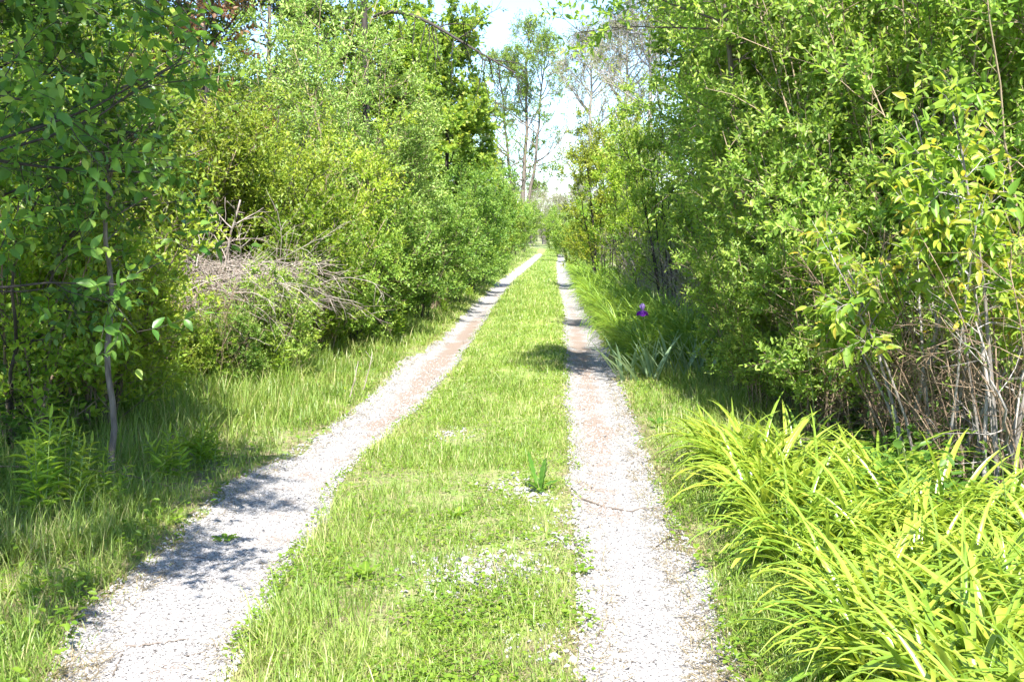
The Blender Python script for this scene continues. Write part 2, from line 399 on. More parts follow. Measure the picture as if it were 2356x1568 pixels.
def gravel_mat():
    m, nt, N = new_mat('crushed_limestone'); tc = N('ShaderNodeTexCoord')
    def vor(sc, feat='F1'):
        v = N('ShaderNodeTexVoronoi', feature=feat); v.inputs['Scale'].default_value = sc; nt.links.new(tc.outputs['Object'], v.inputs['Vector']); return v
    def noise(sc, d=4):
        n = N('ShaderNodeTexNoise'); n.inputs['Scale'].default_value = sc; n.inputs['Detail'].default_value = d
        nt.links.new(tc.outputs['Object'], n.inputs['Vector']); return n.outputs[0]
    def ramp(s, a, b):
        r = N('ShaderNodeMapRange'); r.inputs[1].default_value = a; r.inputs[2].default_value = b; nt.links.new(s, r.inputs[0]); return r.outputs[0]
    v = vor(100); v2 = vor(210)
    sep = N('ShaderNodeSeparateColor'); nt.links.new(v.outputs['Color'], sep.inputs[0])
    sep2 = N('ShaderNodeSeparateColor'); nt.links.new(v2.outputs['Color'], sep2.inputs[0])
    c = mixc(nt, sep.outputs[0], (.21, .197, .188), (.40, .385, .375))
    c = mixc(nt, ramp(sep2.outputs[1], .72, .8), c, (.11, .098, .092))
    c = mixc(nt, ramp(sep.outputs[2], .93, .95), c, (.05, .042, .038))
    at_ = N('ShaderNodeAttribute', attribute_name='tint')             # bare dirt worn through the stone
    nz = N('ShaderNodeMath', operation='ADD'); nt.links.new(at_.outputs['Fac'], nz.inputs[0])
    nn = ramp(noise(3.2, 5), .25, .75); k = N('ShaderNodeMath', operation='MULTIPLY_ADD'); k.inputs[1].default_value = .9; k.inputs[2].default_value = -.45
    nt.links.new(nn, k.inputs[0]); nt.links.new(k.outputs[0], nz.inputs[1])
    fine = N('ShaderNodeMath', operation='MULTIPLY_ADD'); fine.inputs[1].default_value = .5; nt.links.new(noise(55, 3), fine.inputs[0]); 
    fine.inputs[2].default_value = -.25; z = N('ShaderNodeMath', operation='ADD'); nt.links.new(nz.outputs[0], z.inputs[0]); nt.links.new(fine.outputs[0], z.inputs[1])
    c = mixc(nt, ramp(z.outputs[0], .35, .75), c, (.2, .152, .122))
    p = N('ShaderNodeBsdfPrincipled'); p.inputs['Roughness'].default_value = .9; nt.links.new(c, p.inputs['Base Color'])
    b = N('ShaderNodeBump'); b.inputs['Strength'].default_value = .6; b.inputs['Distance'].default_value = .006; b.invert = True
    ad = N('ShaderNodeMath', operation='ADD'); nt.links.new(v.outputs['Distance'], ad.inputs[0]); nt.links.new(v2.outputs['Distance'], ad.inputs[1])
    nt.links.new(ad.outputs[0], b.inputs['Height']); nt.links.new(b.outputs[0], p.inputs['Normal'])
    o = N('ShaderNodeOutputMaterial'); nt.links.new(p.outputs[0], o.inputs[0]); return m
M['gravel'] = gravel_mat()
def stone_mat():
    m, nt, N = new_mat('limestone_chip'); at_ = N('ShaderNodeAttribute', attribute_name='tint')
    c = mixc(nt, at_.outputs['Fac'], (.10, .09, .083), (.37, .355, .345))
    p = N('ShaderNodeBsdfPrincipled'); p.inputs['Roughness'].default_value = .85; nt.links.new(c, p.inputs['Base Color'])
    o = N('ShaderNodeOutputMaterial'); nt.links.new(p.outputs[0], o.inputs[0]); return m
M['stone'] = stone_mat()

# ------------------------------------------------------------------ ground sheet and wheel tracks
def grid(xs, ys, hf, tint):
    X, Y = np.meshgrid(xs, ys); V = np.stack([X, Y, hf(X, Y)], -1).reshape(-1, 3)
    nx, ny = len(xs), len(ys); i = np.arange(ny - 1)[:, None] * nx + np.arange(nx - 1)[None]
    f = np.stack([i, i + 1, i + nx + 1, i + nx], -1).reshape(-1, 4)
    return V, f, tint(X, Y).ravel()
xs = np.concatenate([[-400, -200, -100, -60, -40, -28, -20, -15, -12, -10, -8.5, -7.4, -6.5], np.arange(-5.8, -3, .2), np.arange(-3, 2.2, .045),
                     np.arange(2.2, 6, .2), [6.5, 7.4, 8.5, 10, 12, 15, 20, 28, 40, 60, 100, 200, 400]])
ys = [-30, -15, -8, -4, -1]; y = 0.
while y < 500: ys.append(y); y += max(.12, y * .014)
ys.append(900)
def hedge_green(X, Y):       # open grassy strip is grown over; under the hedges it is litter
    return np.clip(1.1 - np.abs(X + .5 - np.where(X > 0, -.2, .35)) / 2.3, 0, 1) * np.clip((Y - 4) / 10, .35, 1)
mb = MB(); V, f, t = grid(xs, np.array(ys), H, hedge_green); mb.add(V, [f], t)
kind(obj('ground', mb.mesh('ground', M['ground'])), 'structure')

def track(edge, seed, name, dirt):
    ys = [1.2]; 
    while ys[-1] < 78: ys.append(ys[-1] + max(.05, ys[-1] * .008))
    ys = np.array(ys); a, b = edge(ys)
    n1 = .05 * noise2(ys * 0 + seed, ys, .9, seed) + .03 * noise2(ys * 0, ys, 3.1, seed + 1)
    n2 = .05 * noise2(ys * 0 + seed, ys, .8, seed + 2) + .03 * noise2(ys * 0, ys, 2.7, seed + 3)
    end = np.clip((78 - ys) / 6, .02, 1); c = (a + b) / 2
    a2 = c + (a - .03 - c) * end + n1 * end; b2 = c + (b + .03 - c) * end + n2 * end
    s = np.linspace(0, 1, 15); X = a2[:, None] + (b2 - a2)[:, None] * s[None]; Y = np.repeat(ys[:, None], 15, 1)
    V = np.stack([X, Y, H(X, Y) + .007], -1).reshape(-1, 3)
    i = np.arange(len(ys) - 1)[:, None] * 15 + np.arange(14)[None]
    f = np.stack([i, i + 1, i + 16, i + 15], -1).reshape(-1, 4)
    T = dirt(Y, s[None] * np.ones_like(Y))
    m_ = MB(); m_.add(V, [f], T.ravel()); kind(obj(name, m_.mesh(name, M['gravel'])), 'structure')
bump = lambda s, c, w: np.exp(-((s - c) / w) ** 2)
track(ledge, 3, 'gravel_track', lambda Y, s: bump(s, .6, .28) * np.interp(Y, [3, 5, 6.5, 8, 9, 11, 15, 17, 22, 30], [.35, .3, .4, .35, .75, .95, .95, .9, .55, .3]))
track(redge, 8, 'gravel_track', lambda Y, s: bump(s, .4, .3) * np.interp(Y, [3, 5.6, 6.2, 6.8, 7.6, 8.4, 10, 14, 20, 30], [.1, .2, .65, .45, .7, .95, .7, .85, .55, .3]))

# loose stone chips on the tracks and on the worn patch in the middle strip
def chips(n, pos, size):
    oct_ = np.array([(1, 0, 0), (0, 1, 0), (-1, 0, 0), (0, -1, 0), (0, 0, .7), (0, 0, -.6)], float)
    fc = np.array([(0, 1, 4), (1, 2, 4), (2, 3, 4), (3, 0, 4), (1, 0, 5), (2, 1, 5), (3, 2, 5), (0, 3, 5)])
    V = oct_[None] * size[:, None, None] * RNG.uniform(.55, 1.25, (n, 6, 1))
    a = RNG.uniform(0, 6.28, n); c, s = np.cos(a), np.sin(a)
    tl = RNG.normal(0, .4, n)
    Vz = V[..., 2] + V[..., 0] * tl[:, None]
    V = np.stack([V[..., 0] * c[:, None] - V[..., 1] * s[:, None], V[..., 0] * s[:, None] + V[..., 1] * c[:, None], Vz], -1) + pos[:, None]
    return V.reshape(-1, 3), (np.arange(n)[:, None, None] * 6 + fc[None]).reshape(-1, 3)
def scatter_y(n, y0, y1): return 1 / (1 / y0 - RNG.random(n) * (1 / y0 - 1 / y1))
mb = MB()
for e in (ledge, redge):
    n = 20000; yy = scatter_y(n, 3.0, 14); a, b = e(yy); xx = a - .06 + (b - a + .12) * RNG.random(n)
    sz = RNG.gamma(3, .0013, n) + .0022
    V, f = chips(n, np.stack([xx, yy, H(xx, yy) + .009], -1), sz); mb.add(V, [f], np.repeat(np.clip(RNG.beta(3, 1.3, n), 0, 1), 6))
pc = gpt(1120, 1320); n = 650
xx = pc[0] + RNG.normal(0, .16, n); yy = pc[1] + RNG.normal(0, .2, n); sz = RNG.gamma(3, .0028, n) + .003
V, f = chips(n, np.stack([xx, yy, H(xx, yy) + .003], -1), sz); mb.add(V, [f], np.repeat(RNG.beta(2, 1.4, n), 6))
pc2 = [gpt(*q) for q in ((1300, 1200), (1040, 1000), (1180, 1120), (1240, 1480), (1300, 1240), (1215, 1140), (1330, 1500))]
for q in pc2:
    n = 80; xx = q[0] + RNG.normal(0, .09, n); yy = q[1] + RNG.normal(0, .13, n); sz = RNG.gamma(3, .0025, n) + .003
    V, f = chips(n, np.stack([xx, yy, H(xx, yy) + .006], -1), sz); mb.add(V, [f], np.repeat(RNG.beta(3, 1.2, n), 6))
kind(obj('gravel', mb.mesh('gravel', M['stone'], False)), 'stuff')

# ------------------------------------------------------------------ grass
def bare(x, y):                              # worn places with little grass
    d = np.exp(-(((x - pc[0]) / .17) ** 2 + ((y - pc[1]) / .24) ** 2)) * .95
    for q in pc2: d = np.maximum(d, .8 * np.exp(-(((x - q[0]) / .11) ** 2 + ((y - q[1]) / .16) ** 2)))
    return d
def edge_dist(x, y):                         # >0 outside both tracks
    a, b = ledge(y); c, d = redge(y)
    return np.maximum(np.maximum(a - x, x - b), -1) * 0 + np.where(x < (b + c) / 2, np.where(x < (a + b) / 2, a - x, x - b), np.where(x < (c + d) / 2, c - x, x - d))

def grass_patch(mb, n, y0, y1, xl, xr, hgt, wid, keep=1.0, lean=.35, curl=.9, lv=3, hvar=.35, tall=None, edgefade=.12, tshift=0.0, power=None):
    y = scatter_y(n, y0, y1) if power is None else y0 + (y1 - y0) * RNG.random(n)
    a = xl(y); b = xr(y); x = a + (b - a) * RNG.random(n)
    e = edge_dist(x, y); pr = np.clip(.15 + e / edgefade, 0, 1) * (1 - bare(x, y)) * np.clip(.62 + .5 * noise2(x, y, .8, 4) + .45 * noise2(x, y, 3.0, 5), .1, 1)
    pr = np.where(e < -.06, 0, np.where(e < 0, .14, pr))
    k = RNG.random(n) < pr * keep; x, y, e = x[k], y[k], e[k]; n = len(x)
    hh = hgt * RNG.lognormal(0, hvar, n) * np.clip(.5 + e / .35, .45, 1) * (1 + .35 * noise2(x, y, 1.1, 6))
    if tall is not None: hh = hh * tall(x, y)
    sc = np.clip(y / 6.5, 1, 6) ** .75                     # farther blades stand for several
    az = RNG.uniform(0, 2 * pi, n)
    T = np.clip(.42 + .22 * noise2(x, y, .5, 9) + RNG.normal(0, .16, n) + tshift + .18 * np.clip(1 - e / .3, 0, 1), 0, 1)
    T = np.where(RNG.random(n) < .12, 1.0, T)
    blades(mb, np.stack([x, y, H(x, y) - .004], -1), hh, wid * sc * RNG.uniform(.7, 1.3, n), az, np.abs(RNG.normal(0, lean, n)) + .05,
           np.abs(RNG.normal(0, curl, n)), T, lv)

le0 = lambda y: ledge(y)[0]; le1 = lambda y: ledge(y)[1]; re0 = lambda y: redge(y)[0]; re1 = lambda y: redge(y)[1]
g = MB()
C = lambda f, d: (lambda y: f(y) + d)
grass_patch(g, 72000, 3.0, 7.0, C(le1, -.05), C(re0, .05), .038, .0034)
grass_patch(g, 6000, 3.0, 12, C(le1, -.02), C(re0, .0), .09, .0036, .7, .35, .8)
grass_patch(g, 6000, 3.0, 6.5, C(le1, -.02), lambda y: le1(y) + .5, .105, .0038, .8, .3, .8)
grass_patch(g, 70000, 7.0, 20, C(le1, -.05), C(re0, .05), .05, .0036)
grass_patch(g, 50000, 20, 95, C(le1, -.05), C(re0, .05), .075, .0035, lv=2)
kind(obj('grass', g.mesh('middle_grass', M['grass'])), 'stuff')
g = MB()      # left verge, taller away from the track
hed = lambda y: np.interp(y, [3, 6, 9, 11, 14, 18, 30, 80], [-2.9, -3.4, -3.7, -3.5, -3.2, -2.75, -2.9, -3.2])
tl = lambda x, y: np.clip(.55 + 1.3 * edge_dist(x, y), .5, 1.7)
grass_patch(g, 60000, 3.0, 8.5, hed, C(le0, .06), .115, .0042, tall=tl, lean=.35, curl=1.0)
grass_patch(g, 60000, 8.5, 22, hed, C(le0, .05), .11, .0042, tall=tl, curl=.9)
grass_patch(g, 30000, 22, 95, hed, C(le0, .05), .14, .0042, tall=tl, lv=2)
kind(obj('grass', g.mesh('verge_grass', M['grass'])), 'stuff')
g = MB()      # right verge between the track, the daylilies and the hedge
hedr = lambda y: np.interp(y, [3, 5, 7, 8.5, 10, 11.5, 13, 30, 80], [1.05, 1.1, 1.2, 1.9, 1.8, 1.7, 1.5, 1.8, 2.2])
grass_patch(g, 42000, 3.0, 9, C(re1, -.06), hedr, .10, .0036, tall=tl, lean=.4, curl=1.1)
grass_patch(g, 34000, 9, 16, C(re1, -.05), hedr, .07, .004, tall=tl)
grass_patch(g, 16000, 16, 95, C(re1, -.05), hedr, .14, .0042, tall=tl, lv=2)
kind(obj('grass', g.mesh('right_verge_grass', M['grass'])), 'stuff')
# straw and thatch lying flat between the living blades
g = MB()
def straw(n, y0, y1, xl, xr, L):
    y = scatter_y(n, y0, y1); x = xl(y) + (xr(y) - xl(y)) * RNG.random(n); e = edge_dist(x, y)
    k = (e > -.1) & (RNG.random(n) < np.clip(.4 + .7 * noise2(x, y, 1.3, 41) + .5 * (e < .15), .05, 1)); x, y = x[k], y[k]; n = len(x)
    blades(g, np.stack([x, y, H(x, y) + .006], -1), L * RNG.uniform(.5, 1.4, n), .0032 * np.clip(y / 6, 1, 3), RNG.uniform(0, 6.28, n), RNG.uniform(1.2, 1.5, n), RNG.normal(.15, .15, n), RNG.uniform(0, 1, n), 2)
straw(26000, 3.0, 22, C(le1, -.1), C(re0, .1), .07)
straw(16000, 3.0, 18, lambda y: le0(y) - .8, C(le0, .1), .1)
straw(16000, 3.0, 14, C(re1, -.1), lambda y: re1(y) + .5, .1)
kind(obj('thatch', g.mesh('thatch', M['straw'])), 'stuff')
# clover and other low broad leaves between the blades
g = MB()
def lowleaf(n, y0, y1, xl, xr, L, h, tint=.5):
    y = scatter_y(n, y0, y1); x = xl(y) + (xr(y) - xl(y)) * RNG.random(n); e = edge_dist(x, y)
    k = (RNG.random(n) < np.clip(.35 + .8 * noise2(x, y, 1.4, 21), .04, 1) * (1 - .8 * bare(x, y))) & (e > -.02); x, y = x[k], y[k]; n = len(x)
    a = RNG.uniform(0, 6.28, n); z = H(x, y) + h * RNG.random(n)
    D = np.stack([np.cos(a), np.sin(a), RNG.normal(.25, .3, n)], -1)
    l = L * RNG.uniform(.5, 1.3, n) * np.clip(y / 7, 1, 3) ** .5
    leaves(g, np.stack([x, y, z], -1), D, nrm(UP + RNG.normal(0, .35, (n, 3))), l, l * RNG.uniform(.4, .8, n), np.clip(RNG.normal(tint, .2, n), 0, 1), LEAF6)
lowleaf(42000, 3.0, 22, C(le1, -.02), C(re0, .02), .022, .045)
lowleaf(9000, 3.0, 22, hed, C(le0, .0), .035, .12, .45)
lowleaf(6000, 3.0, 14, C(re1, 0), hedr, .028, .08, .45)
kind(obj('clover', g.mesh('clover', M['weed'])), 'stuff')
# low leaves and seedlings in the shade of the hedges
g = MB()
def under(n, y0, y1, xa, xb, hmax):
    y = scatter_y(n, y0, y1); x = xa(y) + (xb(y) - xa(y)) * RNG.random(n); a = RNG.uniform(0, 6.28, n)
    z = H(x, y) + hmax * RNG.random(n) ** 1.5 * np.clip(.6 + .6 * noise2(x, y, .9, 33), .1, 1.2)
    D = np.stack([np.cos(a), np.sin(a), RNG.normal(.1, .3, n)], -1); l = RNG.uniform(.03, .075, n) * np.clip(y / 12, 1, 3) ** .6
    leaves(g, np.stack([x, y, z], -1), D, nrm(UP + RNG.normal(0, .4, (n, 3))), l, l * RNG.uniform(.4, .7, n), np.clip(RNG.normal(.4, .2, n), 0, 1), LEAF6)
under(30000, 6, 40, lambda y: hed(y) - 2.6, lambda y: hed(y) + .25, .35)
under(24000, 5.2, 40, lambda y: hedr(y) + .3, lambda y: hedr(y) + 3.6, .4)
kind(obj('undergrowth', g.mesh('undergrowth', M['ivy'])), 'stuff')

# ------------------------------------------------------------------ shrubs and trees
PROTO = {}
def proto(key, wf, wood, leaf):
    w, f = wf
    PROTO[key] = (w.mesh(key + '_wood', M[wood]), f.mesh(key + '_leaves', M[leaf]) if f.n else None)
def plant(key, name, x, y, label, cat='shrub', rz=None, sc=1.0, group=None, mat=None, z=None):
    w, f = PROTO[key]
    r = obj(name, None, None, (x, y, float(H(x, y)) if z is None else z), RNG.uniform(0, 6.28) if rz is None else rz, sc)
    tag(r, label, cat, group)
    trunkish = cat == 'tree'
    obj('trunk' if trunkish else 'stems', w, r)
    if f is not None:
        o = obj('crown' if trunkish else 'foliage', f, r)
        if mat: o.material_slots[0].link = 'OBJECT'; o.material_slots[0].material = M[mat]
    return r

proto('honey_a', shrub(1, 4.2, 1.35, 16, 12, 7, 10, .08, .47, latL=.95, shL=.34, t_low=.04, tb=.22), 'stem', 'honey')
proto('honey_b', shrub(2, 4.2, 1.3, 14, 13, 7, 10, .077, .45, latL=1.0, shL=.36, t_low=.05, tb=.28), 'stem', 'honey')
proto('honey_c', shrub(3, 3.0, 1.1, 13, 11, 7, 10, .072, .5, latL=.7, shL=.28, t_low=.1, tb=.25), 'stem', 'honey')
proto('yellow_a', shrub(4, 3.3, 1.2, 16, 13, 8, 9, .068, .42, latL=.8, shL=.28, t_low=.15, tb=.35), 'stem', 'yellow')
proto('yellow_b', shrub(5, 3.0, 1.1, 14, 13, 8, 9, .066, .4, latL=.75, shL=.3, t_low=.15, tb=.3), 'darkbark', 'yellow')
proto('silver_a', shrub(6, 4.6, 1.25, 15, 15, 8, 9, .078, .38, latL=.85, shL=.3, t_low=.25, tb=.35, tpl=LEAF4), 'stem', 'silver')
proto('green_a', shrub(7, 3.0, 1.2, 16, 12, 8, 9, .075, .5, latL=.75, shL=.28, t_low=.04, tb=.3, tpl=LEAF4), 'darkbark', 'green')
proto('green_b', shrub(8, 2.2, 1.0, 13, 10, 8, 8, .07, .5, latL=.6, shL=.24, t_low=.04, tb=.35, tpl=LEAF4), 'stem', 'green')
proto('far_bush', shrub(9, 3.6, 1.5, 14, 11, 9, 8, .09, .55, latL=.9, shL=.35, t_low=.05, tb=.3, tpl=LEAF4), 'darkbark', 'yellow')
proto('maple', tree(10, 7.2, 1.75, .075, 60, 7, 5, 6, .12, .9, MAPLE, low=.08, latL=.55, shL=.3, shape='col', tb=.22, tg=.6), 'darkbark', 'maple')
proto('back_tree', tree(12, 9., 2.6, .075, 46, 9, 8, 7, .13, .6, LEAF4, low=.1, latL=.9, shL=.45, shape='oval', tb=.25), 'bark', 'treegreen')
proto('thin_tree', tree(13, 16., 3.6, .19, 24, 8, 7, 7, .19, .5, LEAF4, low=.28, latL=1.5, shL=.7, shape='oval', tb=.3, leafy=.6,
      forks=[(-2.3, .3, .84, .8), (.2, 0, 1.0, 1.05), (2.1, -.4, .93, .8)], limb_up=.8, limb_r=.3), 'bark', 'treegreen')
proto('grey_tree', tree(14, 15., 4.2, .22, 42, 10, 5, 5, .17, .5, LEAF4, low=.12, latL=1.7, shL=.8, shape='oval', tb=.3, leafy=.55, limb_up=.7, tw=4), 'greystem', 'sparse')
proto('grey_bush', shrub(15, 5.5, 2.4, 20, 12, 6, 5, .12, .5, latL=1.6, shL=.6, t_low=.05, rad=.03, tpl=LEAF4, leafy=.5, twig_leafless=6), 'greystem', 'sparse')
proto('brown_tree', tree(16, 6.5, 1.3, .075, 36, 7, 6, 6, .10, .55, LEAF4, low=.3, latL=.6, shL=.3, shape='oval', tb=.1, tg=.35, leafy=.5, tw=4), 'darkbark', 'brownleaf')
proto('over_tree', tree(17, 7., 2.1, .075, 44, 6, 6, 8, .085, .45, LEAF6, low=.3, latL=.7, shL=.4, shape='vase', tb=.35, leafy=.85, limb_up=.5), 'bark', 'honey')
proto('big_tree', tree(18, 3.6, 1.4, .036, 40, 6, 4, 7, .078, .55, LEAF14, low=.34, latL=.55, shL=.34, shape='oval', tb=.2, tg=.6, wob=.05, limb_up=.4, droop=.15, leafy=.95, roll=.55), 'darkbark', 'big')
proto('dogwood', shrub(19, 1.75, .9, 8, 6, 5, 6, .10, .36, LEAF14, latL=.4, shL=.2, t_low=.55, rad=.014, tb=.2, tg=.55, droop=.5, r0=.2), 'greystem', 'dogwood')
proto('dogwood_b', shrub(20, 2.4, .7, 6, 6, 5, 6, .10, .36, LEAF14, latL=.4, shL=.2, t_low=.5, rad=.014, tb=.2, tg=.55, droop=.5, r0=.15), 'greystem', 'dogwood')
proto('canes', shrub(21, 1.5, .9, 34, 7, 4, 3, .05, .4, latL=.5, shL=.2, t_low=.15, rad=.008, r0=.5, leafy=.12, twig_leafless=4, wob=.2), 'cane', 'honey')
proto('twigbush', shrub(22, 1.5, .9, 22, 9, 4, 3, .04, .5, latL=.55, shL=.25, t_low=.1, rad=.008, r0=.3, leafy=.15, twig_leafless=6, wob=.2), 'dead', 'yellow')
proto('dark_pole', tree(23, 9.5, 2.2, .085, 24, 7, 6, 7, .09, .5, LEAF4, low=.62, latL=.9, shL=.4, shape='vase', tb=.3, wob=.02, leafy=.22), 'darkbark', 'treegreen')
proto('yellow_tall', shrub(24, 4.8, 1.1, 9, 13, 9, 8, .085, .5, LEAF4, latL=.85, shL=.3, t_low=.1, rad=.02, r0=.35, tb=.45, tg=.5), 'darkbark', 'yellow')
proto('sap_a', shrub(25, .95, .4, 6, 5, 3, 6, .085, .45, LEAF14, latL=.25, shL=.16, t_low=.25, rad=.006, r0=.12, tb=.5, tg=.45), 'stem', 'weed')
proto('sap_b', shrub(26, .75, .35, 5, 5, 3, 6, .07, .5, LEAF14, latL=.22, shL=.14, t_low=.15, rad=.005, r0=.1, tb=.45, tg=.5), 'stem', 'weed')

P = plant
# --- left side, from the camera outwards
P('big_tree', 'broadleaf_tree', -3.2, 5.2, 'glossy broad leaved small tree shading the grass in the left foreground', 'tree', 0.0)
P('big_tree', 'broadleaf_tree', -3.7, 6.8, 'second glossy leaved small tree, behind the foreground one at the left frame edge', 'tree', 5.9, .9)
proto('canopy_tree', tree(28, 5.4, 1.35, .06, 46, 6, 5, 7, .08, .55, LEAF6, low=.52, latL=.6, shL=.32, shape='oval', tb=.2, tg=.5, limb_up=.3, droop=.3, lean=(.5, 0)), 'darkbark', 'big')
P('canopy_tree', 'broadleaf_tree', -2.5, 3.0, 'taller broad leaved tree whose high crown shades the left foreground', 'tree', 0.0)
P('yellow_a', 'shrub', gx(120, 10.6), 10.6, 'sunlit yellow green shrub right behind the shaded foreground tree', sc=1.12)
P('green_a', 'shrub', gx(-60, 9.4), 9.4, 'green shrub half hidden by the foreground tree at the left frame edge', sc=1.25, mat='weed')
P('yellow_b', 'shrub', gx(265, 11.8), 11.8, 'yellow green shrub behind the slim bare sapling trunk', sc=1.15)
P('yellow_a', 'shrub', gx(425, 13.0), 13.0, 'bright yellow shrub rising left of and behind the pale twig heap', sc=1.05)
P('yellow_b', 'shrub', gx(560, 13.2), 13.2, 'bright yellow shrub arching straight above the pale twig heap', sc=1.08)
P('yellow_a', 'shrub', gx(705, 14.6), 14.6, 'yellow shrub between the twig heap and the tall silvery shrub', sc=.95)
P('silver_a', 'shrub', gx(840, 16.4), 16.4, 'tall silvery green shrub leaning out on the left of the lane', sc=(1.1, 1.1, .9))
P('silver_a', 'shrub', gx(690, 18.2), 18.2, 'taller silvery shrub behind the yellow shrubs on the left', sc=(1.15, 1.15, 1.22))
P('silver_a', 'shrub', gx(900, 20.5), 20.5, 'silvery shrub between the leaning silvery one and the maple', sc=(.95, .95, .8))
P('green_b', 'shrub', gx(845, 15.4), 15.4, 'low dark green bush at the foot of the tall silvery shrub', sc=.95)
P('green_a', 'shrub', gx(955, 18.4), 18.4, 'dark green bush spilling to the grass past the silvery shrub', sc=.8)
P('green_b', 'shrub', gx(990, 20.5), 20.5, 'low leafy bush touching the grass left of the lane', sc=1.0)
P('green_a', 'shrub', gx(1030, 22.8), 22.8, 'dense dark bush under the near side of the maple', sc=1.0)
P('green_a', 'shrub', gx(1062, 26.5), 26.5, 'dense dark bush directly under the maple crown', sc=1.05)
P('green_a', 'shrub', gx(1092, 31.0), 31.0, 'shaded dark bush beyond the maple at the lane edge', sc=1.12)
P('green_a', 'shrub', gx(1080, 36.0), 36.0, 'last dark bush before the sunny yellow bushes on the left', sc=1.1, mat='honey')
P('maple', 'maple_tree', gx(1030, 28.5), 28.5, 'dense maple with yellow tipped leaves left of the lane', 'tree', sc=.96)
P('maple', 'maple_tree', gx(930, 25.5), 25.5, 'second maple, nearer and closer to the dark trunk, left of the lane', 'tree', sc=.86)
for px, Y, s, l in ((1118, 46, .98, 'sunny yellow green bush just past the dark bushes on the left'), (1150, 55, 1.02, 'sunny bush in the middle of the far left row'),
                    (1180, 64, 1.05, 'sunny bush near the end of the far left row'), (1198, 76, 1.0, 'last bush on the left where the lane ends')):
    P('far_bush', 'shrub', gx(px, Y), Y, l, sc=s, mat='yellow' if Y < 60 else 'honey')
P('brown_tree', 'dying_tree', gx(490, 17.5), 17.5, 'half bare tree with withered brown leaves behind the yellow shrubs', 'tree', sc=1.0)
tags = ['tall green tree behind the foreground tree', 'tall green tree behind the yellow shrubs', 'tall green tree behind the brown leaved tree',
        'tall green tree behind the silvery shrubs', 'tall green tree filling the gap left of the dark trunk', 'tall tree out at the far left edge behind all the shrubs']
for (px, Y, s), l in zip(((90, 17, .95), (290, 19, 1.0), (470, 24, 1.0), (640, 24, 1.0), (745, 27, 1.0), (-150, 15, 1.0)), tags):
    P('back_tree', 'tall_tree', gx(px, Y), Y, l, 'tree', sc=s)

# --- right side
P('honey_c', 'shrub', gx(1860, 10.8), 10.8, 'leafy green shrub beside the iris at the hedge end', sc=1.15)
P('honey_a', 'shrub', gx(1950, 10.9), 10.9, 'tall green shrub behind the near end of the right hedge', sc=1.02)
P('honey_c', 'shrub', gx(1725, 10.2), 10.2, 'small leafy shrub at the hedge end just right of the iris leaves', sc=.55)
P('honey_c', 'shrub', gx(1765, 9.2), 9.2, 'small leafy shrub at the hedge foot behind the left end of the lime daylilies', sc=.5)
P('honey_c', 'shrub', gx(1900, 8.3), 8.3, 'small leafy shrub at the hedge foot behind the middle of the lime daylilies', sc=.58)
P('honey_b', 'shrub', gx(1990, 9.4), 9.4, 'tall green shrub of the right hedge above the lime daylilies', sc=1.0)
P('honey_a', 'shrub', gx(2160, 8.7), 8.7, 'tall green shrub behind the pale dogwood stems', sc=.98)
P('honey_b', 'shrub', gx(2350, 7.9), 7.9, 'tall green shrub of the hedge close to the right frame edge', sc=.98)
P('honey_a', 'shrub', gx(2520, 8.3), 8.3, 'hedge shrub cut off by the right frame edge', sc=1.0)
P('honey_b', 'shrub', gx(1830, 12.8), 12.8, 'tall green shrub of the second row near the overhanging tree', sc=1.15)
P('honey_a', 'shrub', gx(2020, 12.0), 12.0, 'tall green shrub of the second row behind the hedge middle', sc=1.22)
P('honey_b', 'shrub', gx(2080, 11.2), 11.2, 'tall green shrub of the second row behind the dogwoods', sc=1.2)
P('honey_a', 'shrub', gx(2320, 10.4), 10.4, 'tall green shrub of the second row at the right edge', sc=1.2)
P('honey_b', 'shrub', gx(1765, 16.5), 16.5, 'green shrub behind the mid distance daylily bank', sc=1.1)
for px, Y, k, s, mt, l in ((1530, 24.5, 'green_a', .75, 'honey', 'green bush behind the second bare twiggy bush'), (1500, 29, 'green_a', .9, 'weed', 'light green bush between the golden shrub and the bare twiggy bush'),
                           (1650, 19.5, 'green_a', .8, 'honey', 'green bush behind the first bare twiggy bush'), (1470, 34, 'green_a', .95, 'yellow', 'yellow bush low behind the tall golden shrub'),
                           (1440, 44, 'green_a', 1.0, 'honey', 'green bush filling behind the daylily bank end'), (1750, 14.2, 'green_b', 1.1, 'honey', 'low green bush behind the iris at the shaded end of the bank')):
    P(k, 'shrub', gx(px, Y), Y, l, sc=s, mat=mt)
P('dogwood', 'dogwood_shrub', gx(2170, 6.7), 6.7, 'low dogwood with pale forked stems and reddish leaf tips', sc=1.0)
P('dogwood_b', 'dogwood_shrub', gx(2340, 6.3), 6.3, 'taller dogwood with yellow drooping leaves at the right edge', sc=1.0)
P('honey_c', 'shrub', gx(1890, 9.2), 9.2, 'lower leafy shrub in front of the hedge, behind the upper left of the lime daylilies', sc=.85)
P('honey_c', 'shrub', gx(1950, 8.4), 8.4, 'lower leafy shrub in front of the hedge middle, left of the dogwoods', sc=.85)
P('canes', 'dead_brush', gx(2240, 7.0), 7.0, 'tangle of dry brown canes under the dogwoods', 'brush')
P('canes', 'dead_brush', gx(2420, 6.2), 6.2, 'tangle of dry canes at the right frame edge', 'brush')
P('canes', 'dead_brush', gx(2060, 8.0), 8.0, 'dry canes at the hedge foot between the low leafy shrubs and the dogwoods', 'brush', sc=.7)
P('twigbush', 'dead_brush', gx(1590, 18.0), 18.0, 'bare grey twiggy bush behind the daylily bank', 'brush', sc=1.1)
